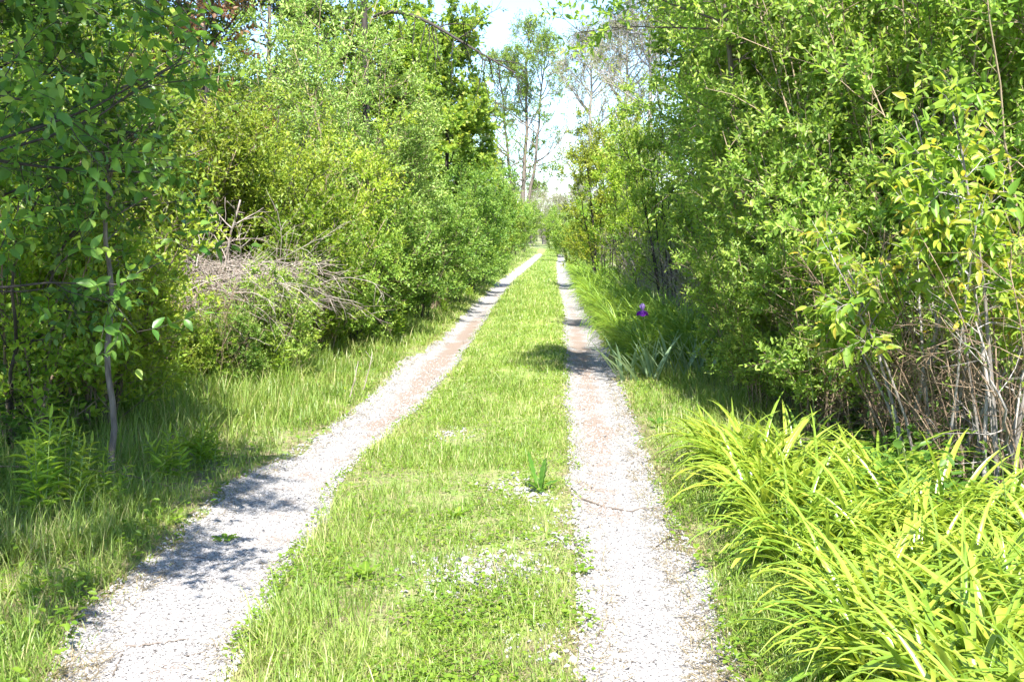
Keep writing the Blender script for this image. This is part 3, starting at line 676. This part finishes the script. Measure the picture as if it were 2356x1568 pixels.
P('twigbush', 'dead_brush', gx(1495, 23), 23.0, 'second bare twiggy bush, under the yellow tall shrubs', 'brush', sc=1.15)
proto('leaning_tree', tree(29, 5.6, 1.5, .04, 50, 6, 6, 8, .08, .45, LEAF6, low=.5, latL=.6, shL=.36, shape='oval', tb=.35, leafy=.9, limb_up=.4, lean=(-.75, -.3)), 'bark', 'honey')
P('leaning_tree', 'overhanging_tree', gx(1760, 10.6), 10.6, 'light green tree rising out of the hedge end and leaning over the right track', 'tree', 0.0)
P('over_tree', 'overhanging_tree', gx(1650, 14.8), 14.8, 'light green tree reaching over the lane from the right', 'tree', 2.2, 1.0)
P('yellow_tall', 'shrub', gx(1398, 30), 30.0, 'tall golden yellow shrub with dark stems right of the lane', sc=1.1, mat='golden')
P('yellow_tall', 'shrub', gx(1455, 25), 25.0, 'tall yellow green shrub nearer than the golden one', sc=.93, mat='weed')
P('yellow_tall', 'shrub', gx(1560, 20.5), 20.5, 'tall green shrub between the overhanging tree and the yellow ones', sc=1.0, mat='honey')
P('yellow_tall', 'shrub', gx(1440, 37), 37.0, 'tall yellow shrub behind the golden one', sc=1.15)
for px, Y, s, mt, l in ((1290, 66, .8, 'weed', 'last rounded bush on the right where the lane ends'), (1312, 56, .8, 'honey', 'rounded green bush on the far right of the lane'),
                        (1345, 47, .72, 'yellow', 'small yellow bush on the right before the far green ones'), (1380, 41, .78, 'weed', 'low bush beside the far end of the daylily bank')):
    P('far_bush', 'shrub', gx(px, Y), Y, l, sc=s, mat=mt)
tags = ['tall tree rising behind the right hedge by the overhanging tree', 'tall tree behind the middle of the right hedge', 'tall tree behind the dogwoods and hedge', 'tall tree behind the hedge at the right edge',
        'tall tree beyond the yellow shrubs on the right']
for (px, Y, s), l in zip(((1760, 19, .95), (1900, 17, .95), (2130, 16, .95), (2400, 15, .95), (1720, 27, .95)), tags):
    P('back_tree', 'tall_tree', gx(px, Y), Y, l, 'tree', sc=s)
# --- the far end
P('thin_tree', 'forked_tree', gx(1200, 104), 104.0, 'tall thin tree with three forked trunks against the sky', 'tree', 0.0, 1.2)
P('grey_tree', 'sparse_tree', gx(1345, 92), 92.0, 'tall greyish tree in sparse new leaf right of the lane end', 'tree', sc=1.08)
P('grey_tree', 'sparse_tree', gx(1425, 78), 78.0, 'nearer greyish tree behind the golden shrub', 'tree', sc=.98)
P('grey_tree', 'sparse_tree', gx(1500, 60), 60.0, 'greyish tree behind the right hedge far along the lane', 'tree', sc=.9)
P('grey_bush', 'bare_bush', gx(1252, 125), 125.0, 'grey bare bush closing the view at the lane end', sc=1.1)
P('grey_bush', 'bare_bush', gx(1222, 135), 135.0, 'second grey bare bush, under the three forked trunks', sc=1.3)
P('grey_bush', 'bare_bush', gx(1290, 120), 120.0, 'grey bare bush behind the rounded right bushes', sc=1.2)
for (px, Y, s), l in zip(((1235, 165, .9), (1285, 172, .7), (1180, 160, .8), (1120, 120, 1.0), (1060, 100, 1.0), (1340, 150, .9), (1010, 60, .95), (960, 46, .9)),
        ('low distant tree straight beyond the lane end', 'distant tree right of the lane end', 'distant tree left of the forked trunks', 'distant tree behind the far left bushes',
         'tree beyond the far left bushes, nearer than the distant ones', 'distant tree behind the sparse grey tree', 'tree behind the maple crown', 'tree between the two maples and beyond')):
    P('back_tree', 'tall_tree', gx(px, Y), Y, l, 'tree', sc=s)

# tall dark trunk whose long branch arches over the lane
w, f = PROTO['dark_pole']; x0 = gx(846, 19.5)
r = tag(obj('dark_trunk_tree', None, None, (x0, 19.5, float(H(x0, 19.5)))), 'dark trunked tall tree with one long branch arching over the lane', 'tree')
obj('trunk', w, r); obj('crown', f, r)
rg = np.random.default_rng(77); wb, fb = MB(), MB()
arc = np.array([at(*q) for q in ((862, 40, 19.5), (884, 26, 19.2), (935, 30, 18.9), (985, 50, 18.6), (1045, 86, 18.3), (1105, 122, 18.0), (1150, 148, 17.8), (1186, 168, 17.6))])
arc -= np.array((x0, 19.5, float(H(x0, 19.5))))
def resample(p, m):
    d = np.concatenate([[0], np.cumsum(np.linalg.norm(np.diff(p, axis=0), axis=1))]); s = np.linspace(0, d[-1], m)
    return np.stack([np.interp(s, d, p[:, i]) for i in range(3)], -1)
ap = resample(arc, 22)
for _ in range(2): ap[1:-1] = (ap[:-2] + ap[1:-1] * 2 + ap[2:]) / 4
tubes(wb, ap, np.linspace(.036, .012, 22), 7, .5)
D1, _, _ = sprout(rg, ap[None], 16, .1, 1, .75, 7, .25, .45, -.75, .12, -.12, .2)
tubes(wb, D1, np.linspace(.009, .003, 7)[None] * np.ones((len(D1), 1)), 4, .5)
D2, _, _ = sprout(rg, D1, 5, .2, 1, .35, 4, .5, .8, -.2, .15, -.05)
tubes(wb, D2, np.linspace(.004, .0018, 4)[None] * np.ones((len(D2), 1)), 3, .5)
D0, _, _ = sprout(rg, ap[None], 7, .15, .95, 1.0, 7, .6, .6, .3, .16, .02, .3)
tubes(wb, D0, np.linspace(.012, .003, 7)[None] * np.ones((7, 1)), 4, .5)
D5, _, _ = sprout(rg, D0, 6, .2, 1, .4, 4, .6, .8, .0, .15); tubes(wb, D5, np.linspace(.004, .0018, 4)[None] * np.ones((len(D5), 1)), 3, .5)
D3, _, _ = sprout(rg, np.concatenate([D1[:, -4:], D2, D5]), 1, .3, 1, .2, 4, .6, .6, 0)
leaf_shoots(rg, fb, D3[rg.random(len(D3)) < .45], None, 6, .06, .5, LEAF6)
bo = obj('branch', wb.mesh('arching_branch', M['darkbark']), r); obj('leaves', fb.mesh('branch_leaves', M['treegreen']), bo)

# slim sapling trunk in the left foreground
b = gpt(258, 1108); top = at(243, 190, 6.9)
rg = np.random.default_rng(78); w, f = MB(), MB(); pl = np.linspace(0, 1, 16)[:, None] * (top - b)[None] + np.array((0, 0, 0))
pl[1:-1, 0] += .02 * np.sin(np.arange(14) * 1.3); pl[0, 2] -= .05
tubes(w, pl, np.linspace(.021, .009, 16), 7, .5)
Lm, _, _ = sprout(rg, pl[None], 26, .55, 1, .8, 6, .3, .9, .25, .14, .02, .3)
tubes(w, Lm, np.linspace(.007, .002, 6)[None] * np.ones((len(Lm), 1)), 4, .5)
S, _, _ = sprout(rg, np.concatenate([Lm, pl[None, -6:]]), 6, .2, 1, .3, 4, .6, .7, .1)
tubes(w, S, np.full((len(S), 4), .0016), 3, .5); leaf_shoots(rg, f, S, None, 8, .065, .5, LEAF14, tbase=.35)
r = tag(obj('sapling', None, None, b), 'slim sapling with a straight bare trunk beside the foreground tree', 'tree')
obj('trunk', w.mesh('sapling_trunk', M['bark']), r); obj('crown', f.mesh('sapling_crown', M['big']), r)

# dark leaning stems with few leaves in the shade at the left edge
def crooked(name, pts, r0, label, mat, seed, nl=0):
    b = np.array(pts[0]); p = resample(np.array(pts) - b, 14); rg = np.random.default_rng(seed); w, f = MB(), MB()
    p[1:-1] += rg.normal(0, .012, (12, 3)); tubes(w, p, np.linspace(r0, r0 * .35, 14), 6, .5)
    Lm, _, _ = sprout(rg, p[None], 12, .2, 1, .5, 5, .6, .8, .1, .16); tubes(w, Lm, np.linspace(r0 * .35, r0 * .12, 5)[None] * np.ones((12, 1)), 4, .5)
    T2, _, _ = sprout(rg, Lm, 3, .2, 1, .25, 4, .6, .7, .05); tubes(w, T2, np.full((len(T2), 4), r0 * .1), 3, .5)
    r = tag(obj(name, None, None, b), label, 'tree' if nl else 'branch'); obj('stems', w.mesh(name + '_wood', M[mat]), r)
    if nl:
        leaf_shoots(rg, f, T2, None, nl, .06, .5, LEAF14); obj('leaves', f.mesh(name + '_leaves', M['big']), r)
crooked('crooked_sapling', (gpt(35, 1000), at(60, 850, 7.4), at(112, 640, 7.3), at(170, 530, 7.2), at(240, 470, 7.1)), .02, 'crooked dark sapling leaning right in the shade at the left edge', 'darkbark', 5, 4)
crooked('crooked_sapling', (gpt(10, 1040), at(40, 700, 6.7), at(30, 560, 6.7), at(90, 450, 6.6)), .017, 'crooked dark sapling standing nearly upright at the left frame edge', 'darkbark', 6, 4)
crooked('dead_branch', (gpt(470, 900), at(492, 690, 11), at(522, 590, 10.9), at(553, 460, 10.8)), .024, 'pale dead branch leaning upright against the twig heap', 'dead', 7)
crooked('dead_branch', (at(2110, 940, 6.9), at(2150, 770, 6.8), at(2205, 660, 6.8), at(2250, 590, 6.9)), .016, 'pale grey bare stem among the dry canes under the dogwoods', 'greystem', 8)
crooked('dead_branch', (gpt(2335, 1130), at(2310, 950, 6.0), at(2270, 820, 6.0), at(2245, 740, 6.1)), .012, 'thin pale bare stem leaning left at the right frame edge', 'greystem', 9)

# heap of pale dead twigs arching out of the left shrubs
rg = np.random.default_rng(31); w = MB()
n = 270; c = at(480, 632, 11.2); B = c + rg.normal(0, 1, (n, 3)) * np.array((.42, .45, .12)); B[:, 2] -= .1
a = rg.uniform(-.3, pi + .6, n); D = np.stack([np.cos(a) * 1.0, rg.normal(-.1, .5, n), rg.uniform(.0, .75, n)], -1)
Tg = lines(rg, B, D, rg.uniform(.5, 1.15, n), 9, .09, -.13); root = np.array((c[0], c[1], float(H(c[0], c[1]))))
tubes(w, Tg - root, rg.uniform(.0028, .0055, n)[:, None] * np.linspace(1, .4, 9)[None], 4, rg.random(n))
T2, _, _ = sprout(rg, Tg, 6, .15, 1, .4, 5, .7, .6, -.05, .12, -.05); tubes(w, T2 - root, np.linspace(.0028, .0012, 5)[None] * np.ones((len(T2), 1)), 3, rg.random(len(T2)))
gb = np.stack([c[0] - .1 + rg.normal(0, .42, 60), c[1] + rg.normal(0, .3, 60), np.full(60, .02)], -1)
T3 = lines(rg, gb, np.stack([rg.normal(0, .25, 60), rg.normal(0, .2, 60), np.ones(60)], -1), rg.uniform(.7, 1.3, 60), 7, .07)
tubes(w, T3 - root, rg.uniform(.005, .01, 60)[:, None] * np.linspace(1, .6, 7)[None], 4, rg.random(60))
tag(obj('twig_heap', w.mesh('twig_heap', M['dead']), None, root), 'heap of pale dead twigs arching from the left shrubs', 'brush')
for px, Y, s, l in ((310, 10.0, .72, 'dry brown canes at the foot of the yellow shrub left of the twig heap'), (435, 10.3, .72, 'dry brown canes standing under the twig heap'),
                    (640, 13.6, .85, 'dry brown canes between the twig heap and the silvery shrub'), (720, 15.2, .85, 'dry canes at the foot of the tall silvery shrub')):
    P('canes', 'dead_brush', gx(px, Y), Y, l, 'brush', sc=s)
for px, Y, k, s, mt, l in ((625, 11.0, 'green_b', .6, 'honey', 'low green bush under the right end of the twig heap'), (735, 13.0, 'green_b', .95, 'weed', 'leafy green bush right of the twig heap'), (545, 10.4, 'green_b', .42, 'green', 'small dark green bush in front of the twig heap'),
                           (395, 10.0, 'green_b', .36, 'yellow', 'small yellow bush in front of the left part of the twig heap'), (790, 14.0, 'green_a', .64, 'honey', 'bright green bush before the tall silvery shrub'),
                           (320, 9.5, 'green_b', .62, 'yellow', 'low yellow green bush left of the twig heap'), (470, 10.2, 'green_b', .36, 'weed', 'small green bush in the dark hollow under the twig heap'),
                           (185, 8.2, 'green_b', .9, 'yellow', 'sunlit low bush seen through the shaded stems'), (40, 7.5, 'green_b', 1.0, 'weed', 'low green bush at the left edge behind the crooked stems')):
    P(k, 'shrub', gx(px, Y), Y, l, sc=s, mat=mt)
# leafy saplings along the left verge
for (px, Y, k, s), l in zip(((620, 12.0, 'sap_a', 1.05), (400, 10.8, 'sap_b', 1.0), (520, 11.4, 'sap_b', 1.0), (735, 14.6, 'sap_b', .9), (850, 18, 'sap_a', .9), (455, 10.4, 'sap_a', .9), (290, 9.8, 'sap_b', 1.1),
                             (680, 13.2, 'sap_b', .8), (1010, 25, 'sap_a', 1.0), (200, 9.2, 'sap_a', 1.0)),
        ('bright leafy seedling with upright shoots in front of the dark hollow', 'yellowish seedling under the left end of the twig heap', 'small bright seedling under the middle of the twig heap',
         'small seedling beside the low dark bush', 'leafy seedling at the grass edge before the dark bushes', 'leafy seedling just right of the slim sapling trunk', 'small seedling left of the slim sapling trunk',
         'short seedling right of the brightest seedling', 'leafy seedling under the maple by the lane', 'leafy seedling in the gap behind the shaded tree')):
    P(k, 'seedling', gx(px, Y), Y, l, 'plant', sc=s)

# weeds with whorled narrow leaves
def weed(seed, h, L):
    rg = np.random.default_rng(seed); w, f = MB(), MB(); n = 4
    p = lines(rg, rg.normal(0, .04, (n, 3)) * np.array((1, 1, 0)), np.array((0, 0, 1.)) + rg.normal(0, .15, (n, 3)), h * rg.uniform(.6, 1.1, n), 8, .04)
    tubes(w, p, np.linspace(.0035, .0018, 8)[None] * np.ones((n, 1)), 4, .5); leaf_shoots(rg, f, p, None, 22, L, .2, LEAF14, out=.9, fwd=.35, up=.25, pairs=False, tmin=.15, tbase=.4)
    return w, f
for k in range(3): proto('weed_%d' % k, weed(50 + k, (.42, .34, .5)[k], (.1, .085, .11)[k]), 'stalk', 'weed')
zone = (('narrow leaved green weed in the shaded grass near the foreground tree', 5.2, 7.4), ('narrow leaved green weed at the verge in front of the twig heap', 8.6, 11.2),
        ('narrow leaved green weed at the verge before the silvery shrub', 11.2, 16.5), ('narrow leaved green weed along the foot of the dark bushes', 16.5, 30))
for (l, y0, y1), cnt in zip(zone, (9, 26, 18, 14)):
    for i in range(cnt):
        Y = RNG.uniform(y0, y1); a = ledge(Y)[0]; x = hed(Y) + abs(RNG.normal(0, .35)) + .15
        if y0 < 6: x = RNG.uniform(-3.2, -2.2)
        P('weed_%d' % (i % 3), 'leafy_weed', x, Y, l, 'weed', sc=RNG.uniform(.75, 1.25), group='leafy weeds along the left verge')

# ------------------------------------------------------------------ daylilies
def clump(seed, n, L, W, bias):
    rg = np.random.default_rng(seed); mb = MB()
    a = rg.uniform(0, 2 * pi, n); r = .13 * np.sqrt(rg.random(n)); az = a + rg.normal(0, .5, n)
    az = np.where(rg.random(n) < .35, bias + rg.normal(0, .7, n), az)
    blades(mb, np.stack([np.cos(a) * r, np.sin(a) * r, np.zeros(n) - .02], -1), L * rg.uniform(.45, 1.15, n), W * rg.lognormal(-.05, .3, n), az,
           np.abs(rg.normal(.2, .2, n)), rg.uniform(.9, 3.0, n), np.clip(rg.normal(.5, .26, n), 0, 1), 9, True)
    return mb
dl = [clump(60 + k, 80, .68, .025, pi * 1.08).mesh('daylily_clump', M['daylily']) for k in range(5)]
dg = [clump(70 + k, 60, .78, .02, pi * 1.05).mesh('daylily_tuft', M['daylily_g']) for k in range(4)]
back = lambda x: np.interp(x, [.7, 1.0, 1.4, 2.0, 2.6], [7.5, 7.4, 6.8, 5.6, 5.0])
cnt = 0
for Y in np.arange(2.5, 7.7, .36):
    xmin = np.interp(Y, [2.4, 3.8, 5, 6.3, 7.5], [1.12, 1.14, 1.12, 1.05, 1.02])
    for x in np.arange(xmin, 3.2, .33):
        X = x + RNG.uniform(-.09, .09); YY = Y + RNG.uniform(-.1, .1)
        if YY > back(X) or X > .43 * YY + .45: continue
        if x < xmin + .2: l = 'lime green daylily clump in the bed edge arching towards the gravel'
        elif YY > back(X) - .45: l = 'lime green daylily clump in the back row against the hedge'
        else: l = 'lime green daylily clump inside the foreground bed'
        tag(obj('daylily_clump', dl[cnt % 5], None, (X, YY, float(H(X, YY))), RNG.normal(0, .35), RNG.uniform(.78, 1.02)), l, 'daylily', 'daylilies in the foreground bed'); cnt += 1
Y = 12.4; k = 0
while Y < 46:
    e = float(redge(Y)[1])
    for j, (off, l) in enumerate(((.34, 'green daylily clump of the far bank hanging over the track edge'), (.72, 'green daylily clump along the crest of the far bank'), (1.1, 'green daylily clump at the shrub side of the far bank'))):
        if j and Y > 36: continue
        X = e + off + RNG.uniform(-.07, .07) + (.12 if Y < 13.2 else 0); YY = Y + RNG.uniform(-.12, .12)
        tag(obj('daylily_clump', dg[k % 4], None, (X, YY, float(H(X, YY))), RNG.normal(0, .4), RNG.uniform(.85, 1.05) + .08 * j), l, 'daylily', 'daylilies on the bank beyond the iris'); k += 1
    Y += .42 + max(0, Y - 16) * .018

# ------------------------------------------------------------------ iris
b = np.array((gx(1535, 11.5), 11.5, 0)); b[2] = float(H(b[0], b[1])); rg = np.random.default_rng(91)
r = tag(obj('iris', None, None, b), 'bearded iris with grey green sword leaves and one purple flower', 'flower')
n = 62; fan = MB(); cx = rg.choice([-.45, -.3, -.15, 0, .12, .25, .38], n) + rg.normal(0, .03, n); cy = rg.normal(0, .16, n)
az = rg.choice([pi, 0, pi * 1.15, -.2], n, p=[.5, .2, .2, .1]) + rg.normal(0, .3, n)
blades(fan, np.stack([cx, cy, np.zeros(n) - .02], -1), rg.uniform(.36, .62, n), rg.uniform(.034, .05, n), az, np.abs(rg.normal(.3, .3, n)), np.abs(rg.normal(.15, .3, n)), np.clip(rg.normal(.5, .2, n), 0, 1), 6, True)
obj('leaf_fan', fan.mesh('iris_leaves', M['iris']), r)
fl = at(1478, 716, 11.45) - b; st = MB(); sp = resample(np.array([(fl[0] + .17, .0, 0), (fl[0] + .13, 0, .2), (fl[0] + .06, 0, .42), fl - np.array((-.01, 0, .06))]), 12)
tubes(st, sp, np.linspace(.007, .005, 12), 6, .5); obj('flower_stalk', st.mesh('iris_stalk', M['stalk']), r)
def petal(L, W, a, rise, bend, cup, mat, name, parent):
    m = MB(); nu, nv = 9, 7; u = np.linspace(0, 1, nu); ang = rise + bend * u
    h = np.concatenate([[0], np.cumsum(np.cos(ang[:-1]) * L / (nu - 1))]); z = np.concatenate([[0], np.cumsum(np.sin(ang[:-1]) * L / (nu - 1))])
    wv = W * np.interp(u, [0, .2, .6, .85, 1], [.22, .45, 1, .9, .45]); v = np.linspace(-1, 1, nv)
    V = np.zeros((nu, nv, 3))
    for i in range(nu):
        o = v * wv[i] * .5; lift = cup * (v ** 2) * wv[i] * .5 + .004 * np.sin(v * 6 + i)
        r_ = h[i] - np.sin(ang[i]) * lift
        V[i, :, 0] = r_ * np.cos(a) - o * np.sin(a); V[i, :, 1] = r_ * np.sin(a) + o * np.cos(a); V[i, :, 2] = z[i] + np.cos(ang[i]) * lift
    i = np.arange(nu - 1)[:, None] * nv + np.arange(nv - 1)[None]
    m.add(V.reshape(-1, 3), [np.stack([i, i + 1, i + nv + 1, i + nv], -1).reshape(-1, 4)], np.repeat(u, nv))
    return obj(name, m.mesh(name, M[mat]), parent)
cr = MB(); tubes(cr, np.array([(0, 0, -.05), (0, 0, -.03), (0, 0, -.005), (0, 0, .012)]), np.array([.006, .011, .014, .004]), 8, .6)
fo = obj('flower', cr.mesh('flower_base', M['stalk']), r, fl, .3, 1.0)
for a in (-1.9, .25, 2.2): petal(.095, .075, a, .35, -2.3, -.35, 'purple', 'fall_petal', fo)
for a in (-.7, 1.3, 3.4): petal(.085, .06, a, 1.1, .9, .5, 'lavender', 'standard_petal', fo)

# ------------------------------------------------------------------ broad dock plant and small rosettes
def rosette(name, p, specs, label, mat='dock', cat='plant'):
    r = tag(obj(name, None, None, (p[0], p[1], float(H(p[0], p[1])) - .004)), label, cat)
    for (L, W, a, rise, bend) in specs:
        m = MB(); nu, nv = 15, 7; u = np.linspace(0, 1, nu); ang = rise + bend * u
        h = np.concatenate([[0], np.cumsum(np.cos(ang[:-1]) * L / (nu - 1))]); z = np.concatenate([[0], np.cumsum(np.sin(ang[:-1]) * L / (nu - 1))])
        wv = W * np.interp(u, [0, .1, .25, .65, .9, 1], [.12, .3, .75, 1, .55, .05]); v = np.linspace(-1, 1, nv); V = np.zeros((nu, nv, 3))
        for i in range(nu):
            o = v * wv[i] * .5; lift = .35 * np.abs(v) * wv[i] * .5 + .0035 * np.sin(i * 2.4 + np.abs(v) * 3) * (np.abs(v) > .1)
            rr = h[i] - np.sin(ang[i]) * lift
            V[i, :, 0] = rr * np.cos(a) - o * np.sin(a); V[i, :, 1] = rr * np.sin(a) + o * np.cos(a); V[i, :, 2] = z[i] + np.cos(ang[i]) * lift
        i = np.arange(nu - 1)[:, None] * nv + np.arange(nv - 1)[None]
        tv = np.tile(np.where(np.abs(v) < .2, .9, .35), nu)
        m.add(V.reshape(-1, 3), [np.stack([i, i + 1, i + nv + 1, i + nv], -1).reshape(-1, 4)], tv); obj('leaf', m.mesh('broad_leaf', M[mat]), r)
rosette('dock_plant', gpt(1243, 1128), ((.25, .06, 2.7, 1.0, .5), (.21, .062, -.7, 1.25, .25), (.15, .05, -2.2, .75, -.4), (.14, .045, .6, .6, -.5), (.12, .04, 1.6, .5, -.4), (.11, .04, -1.5, .35, -.3)), 'broad leaved dock plant standing upright in the middle grass strip')
rosette('rosette_weed', gpt(1335, 1320), [(.07, .03, a, .7, -.5) for a in (0.2, 1.4, 2.7, 4.0, 5.2)], 'small bright rosette weed at the inner edge of the right track', 'weed')
rosette('rosette_weed', gpt(517, 1225), [(.08, .03, a, .6, -.6) for a in (0.1, .9, 1.9, 3.0, 4.1, 5.3)], 'small bright rosette weed on the shaded edge of the left track', 'weed')
rosette('rosette_weed', gpt(840, 1330), [(.1, .035, a, .9, -.6) for a in (0.5, 1.7, 2.9, 4.3, 5.4)], 'rosette weed in the near part of the middle grass', 'weed')
rosette('rosette_weed', gpt(1048, 1190), [(.09, .032, a, .9, -.5) for a in (0.1, 1.3, 2.6, 3.9, 5.1)], 'pale rosette weed in the grass left of the dock plant', 'weed')
rosette('rosette_weed', gpt(1515, 985), [(.13, .05, a, .9, -.5) for a in (0.1, 1.3, 2.6, 3.9, 5.1)], 'dark rosette weed on the verge below the iris', 'dock')

# ------------------------------------------------------------------ fallen twigs
def stick(pts, r0, label, mat='bark', lift=.012, side=0):
    p = np.array([gpt(*q) if len(q) == 2 else at(*q) for q in pts]); g_ = np.array([len(q) == 2 for q in pts])
    p[:, 2] = np.where(g_, H(p[:, 0], p[:, 1]) + lift, p[:, 2]); b = p[0].copy(); q = resample(p - b, 14)
    rg = np.random.default_rng(int(abs(pts[0][0]) * 7)); q[1:-1] += rg.normal(0, r0 * .5, (12, 3)); w = MB(); tubes(w, q, np.linspace(r0, r0 * .5, 14), 6, .5)
    if side:
        T, _, _ = sprout(rg, q[None], side, .2, 1, .15, 4, .7, .6, .1); tubes(w, T, np.full((side, 4), r0 * .35), 4, .5)
    tag(obj('fallen_twig', w.mesh('fallen_twig', M[mat]), None, b), label, 'twig')
stick(((1330, 1137), (1380, 1147), (1440, 1158), (1525, 1162)), .006, 'thin bent twig lying across the right gravel track', 'bark')
stick(((285, 1469), (350, 1466), (435, 1455)), .0045, 'straight brown twig lying on the near left gravel', 'bark')
stick(((255, 1540), (285, 1478)), .004, 'short twig pointing away on the near left gravel', 'bark')
stick(((425, 1494), (480, 1487)), .003, 'tiny twig on the gravel right of the longer one', 'bark')
stick(((-10, 1238, 5.2), (22, 1226, 5.25), (54, 1208, 5.3)), .011, 'broken grey stick poking in over the grass at the left edge', 'greystem')
stick(((0, 1072, 6.2), (90, 1075, 6.3), (200, 1078, 6.35), (310, 1095, 6.3), (400, 1122, 6.2)), .006, 'long thin cane bowed over the shaded grass', 'cane', side=4)
stick(((455, 1262), (480, 1268)), .004, 'short pale straw stub at the shaded track edge', 'dead')
stick(((840, 1022), (872, 1025)), .003, 'small dark twig on the left track farther up', 'bark')
stick(((1510, 1245), (1545, 1232)), .005, 'dark twig stub on the outer edge of the right track', 'darkbark')
for i, (px, py) in enumerate(((895, 905), (862, 925))):
    b = gpt(px - 60, py); hgt = .4
    stick(((px - 60, py), (px - 45, py - 60, b[1] + .05), (px - 38, py - 95, b[1] + .1)), .006, ('broken dry stalk standing in the left verge', 'second, shorter dry stalk standing in the left verge')[i], 'dead', 0, 2)

# tall grass stalks with seed heads above the lime daylilies
def seed_stalk(px, py0, py1, Y, label):
    b = at(px, py0, Y); b[2] = float(H(b[0], b[1])); t = at(px - 12, py1, Y) - b; rg = np.random.default_rng(int(px)); w, f = MB(), MB()
    p = resample(np.array([(0, 0, 0), t * .5 + np.array((.03, 0, 0)), t]), 10); tubes(w, p, np.linspace(.003, .0015, 10), 4, .5)
    n = 60; tt = rg.uniform(.8, 1, n); B, T = interp(p[None], np.zeros(n, int), tt); leaves(f, B, T + rg.normal(0, .4, (n, 3)), rg.normal(0, 1, (n, 3)), .014, .006, rg.random(n), LEAF4)
    n = 5; tt = rg.uniform(.2, .65, n); B, T = interp(p[None], np.zeros(n, int), tt)
    lf = MB(); blades(lf, B, np.full(n, .22), np.full(n, .008), rg.uniform(0, 6.28, n), np.full(n, .5), np.full(n, 1.3), np.full(n, .4), 5)
    r = tag(obj('grass_stalk', None, None, b), label, 'grass stalk'); obj('stalk', w.mesh('seed_stalk', M['stalk']), r); obj('seed_head', f.mesh('seed_head', M['sparse']), r); obj('leaf_blade', lf.mesh('leaf_blade', M['grass']), r)
seed_stalk(2065, 1100, 935, 5.6, 'tall grass stalk with a brown seed head behind the daylilies')
seed_stalk(2090, 1290, 1020, 4.9, 'tall grass stalk with a seed head in the middle of the daylilies')
seed_stalk(1870, 1050, 800, 6.6, 'very tall pale grass stalk at the back of the daylilies')
seed_stalk(2310, 1200, 1010, 4.8, 'tall grass stalk at the right edge of the daylilies')

# ------------------------------------------------------------------ light, sky, camera
EL, AZ = radians(55), radians(171)          # the sun stands high, behind the camera and a little to the right
sd = Vector((math.sin(AZ) * math.cos(EL), math.cos(AZ) * math.cos(EL), math.sin(EL)))
sun = bpy.data.lights.new('sun', 'SUN'); sun.energy = 4.6; sun.angle = radians(.53); sun.color = (1, .96, .89)
so = bpy.data.objects.new('sun', sun); COL.objects.link(so); so.rotation_euler = sd.to_track_quat('Z', 'Y').to_euler(); so.location = (0, 0, 60)
wd = bpy.data.worlds.new('World'); scene.world = wd; wd.use_nodes = True; nt = wd.node_tree
sky = nt.nodes.new('ShaderNodeTexSky'); sky.sky_type = 'NISHITA'; sky.sun_disc = False; sky.sun_elevation = EL; sky.sun_rotation = AZ
sky.air_density = .9; sky.dust_density = .3; sky.ozone_density = 4.0
bg = nt.nodes['Background']; bg.inputs[1].default_value = .11; nt.links.new(sky.outputs[0], bg.inputs[0])

cam = bpy.data.cameras.new('camera'); cam.sensor_width = 36; cam.lens = 36 * F / 2356; cam.clip_end = 3000; cam.clip_start = .05
co = bpy.data.objects.new('camera', cam); COL.objects.link(co); co.location = (0, 0, CAM_H); co.rotation_euler = cam_rot
scene.camera = co
scene.render.engine = 'CYCLES'
cy = scene.cycles
cy.max_bounces = 9; cy.diffuse_bounces = 6; cy.glossy_bounces = 2; cy.transmission_bounces = 4; cy.transparent_max_bounces = 4
cy.use_adaptive_sampling = True; cy.adaptive_threshold = .02; cy.use_denoising = True
vs = scene.view_settings; vs.view_transform = 'Standard'; vs.look = 'None'; vs.gamma = 1.0; vs.exposure = 1.98; vs.use_curve_mapping = False
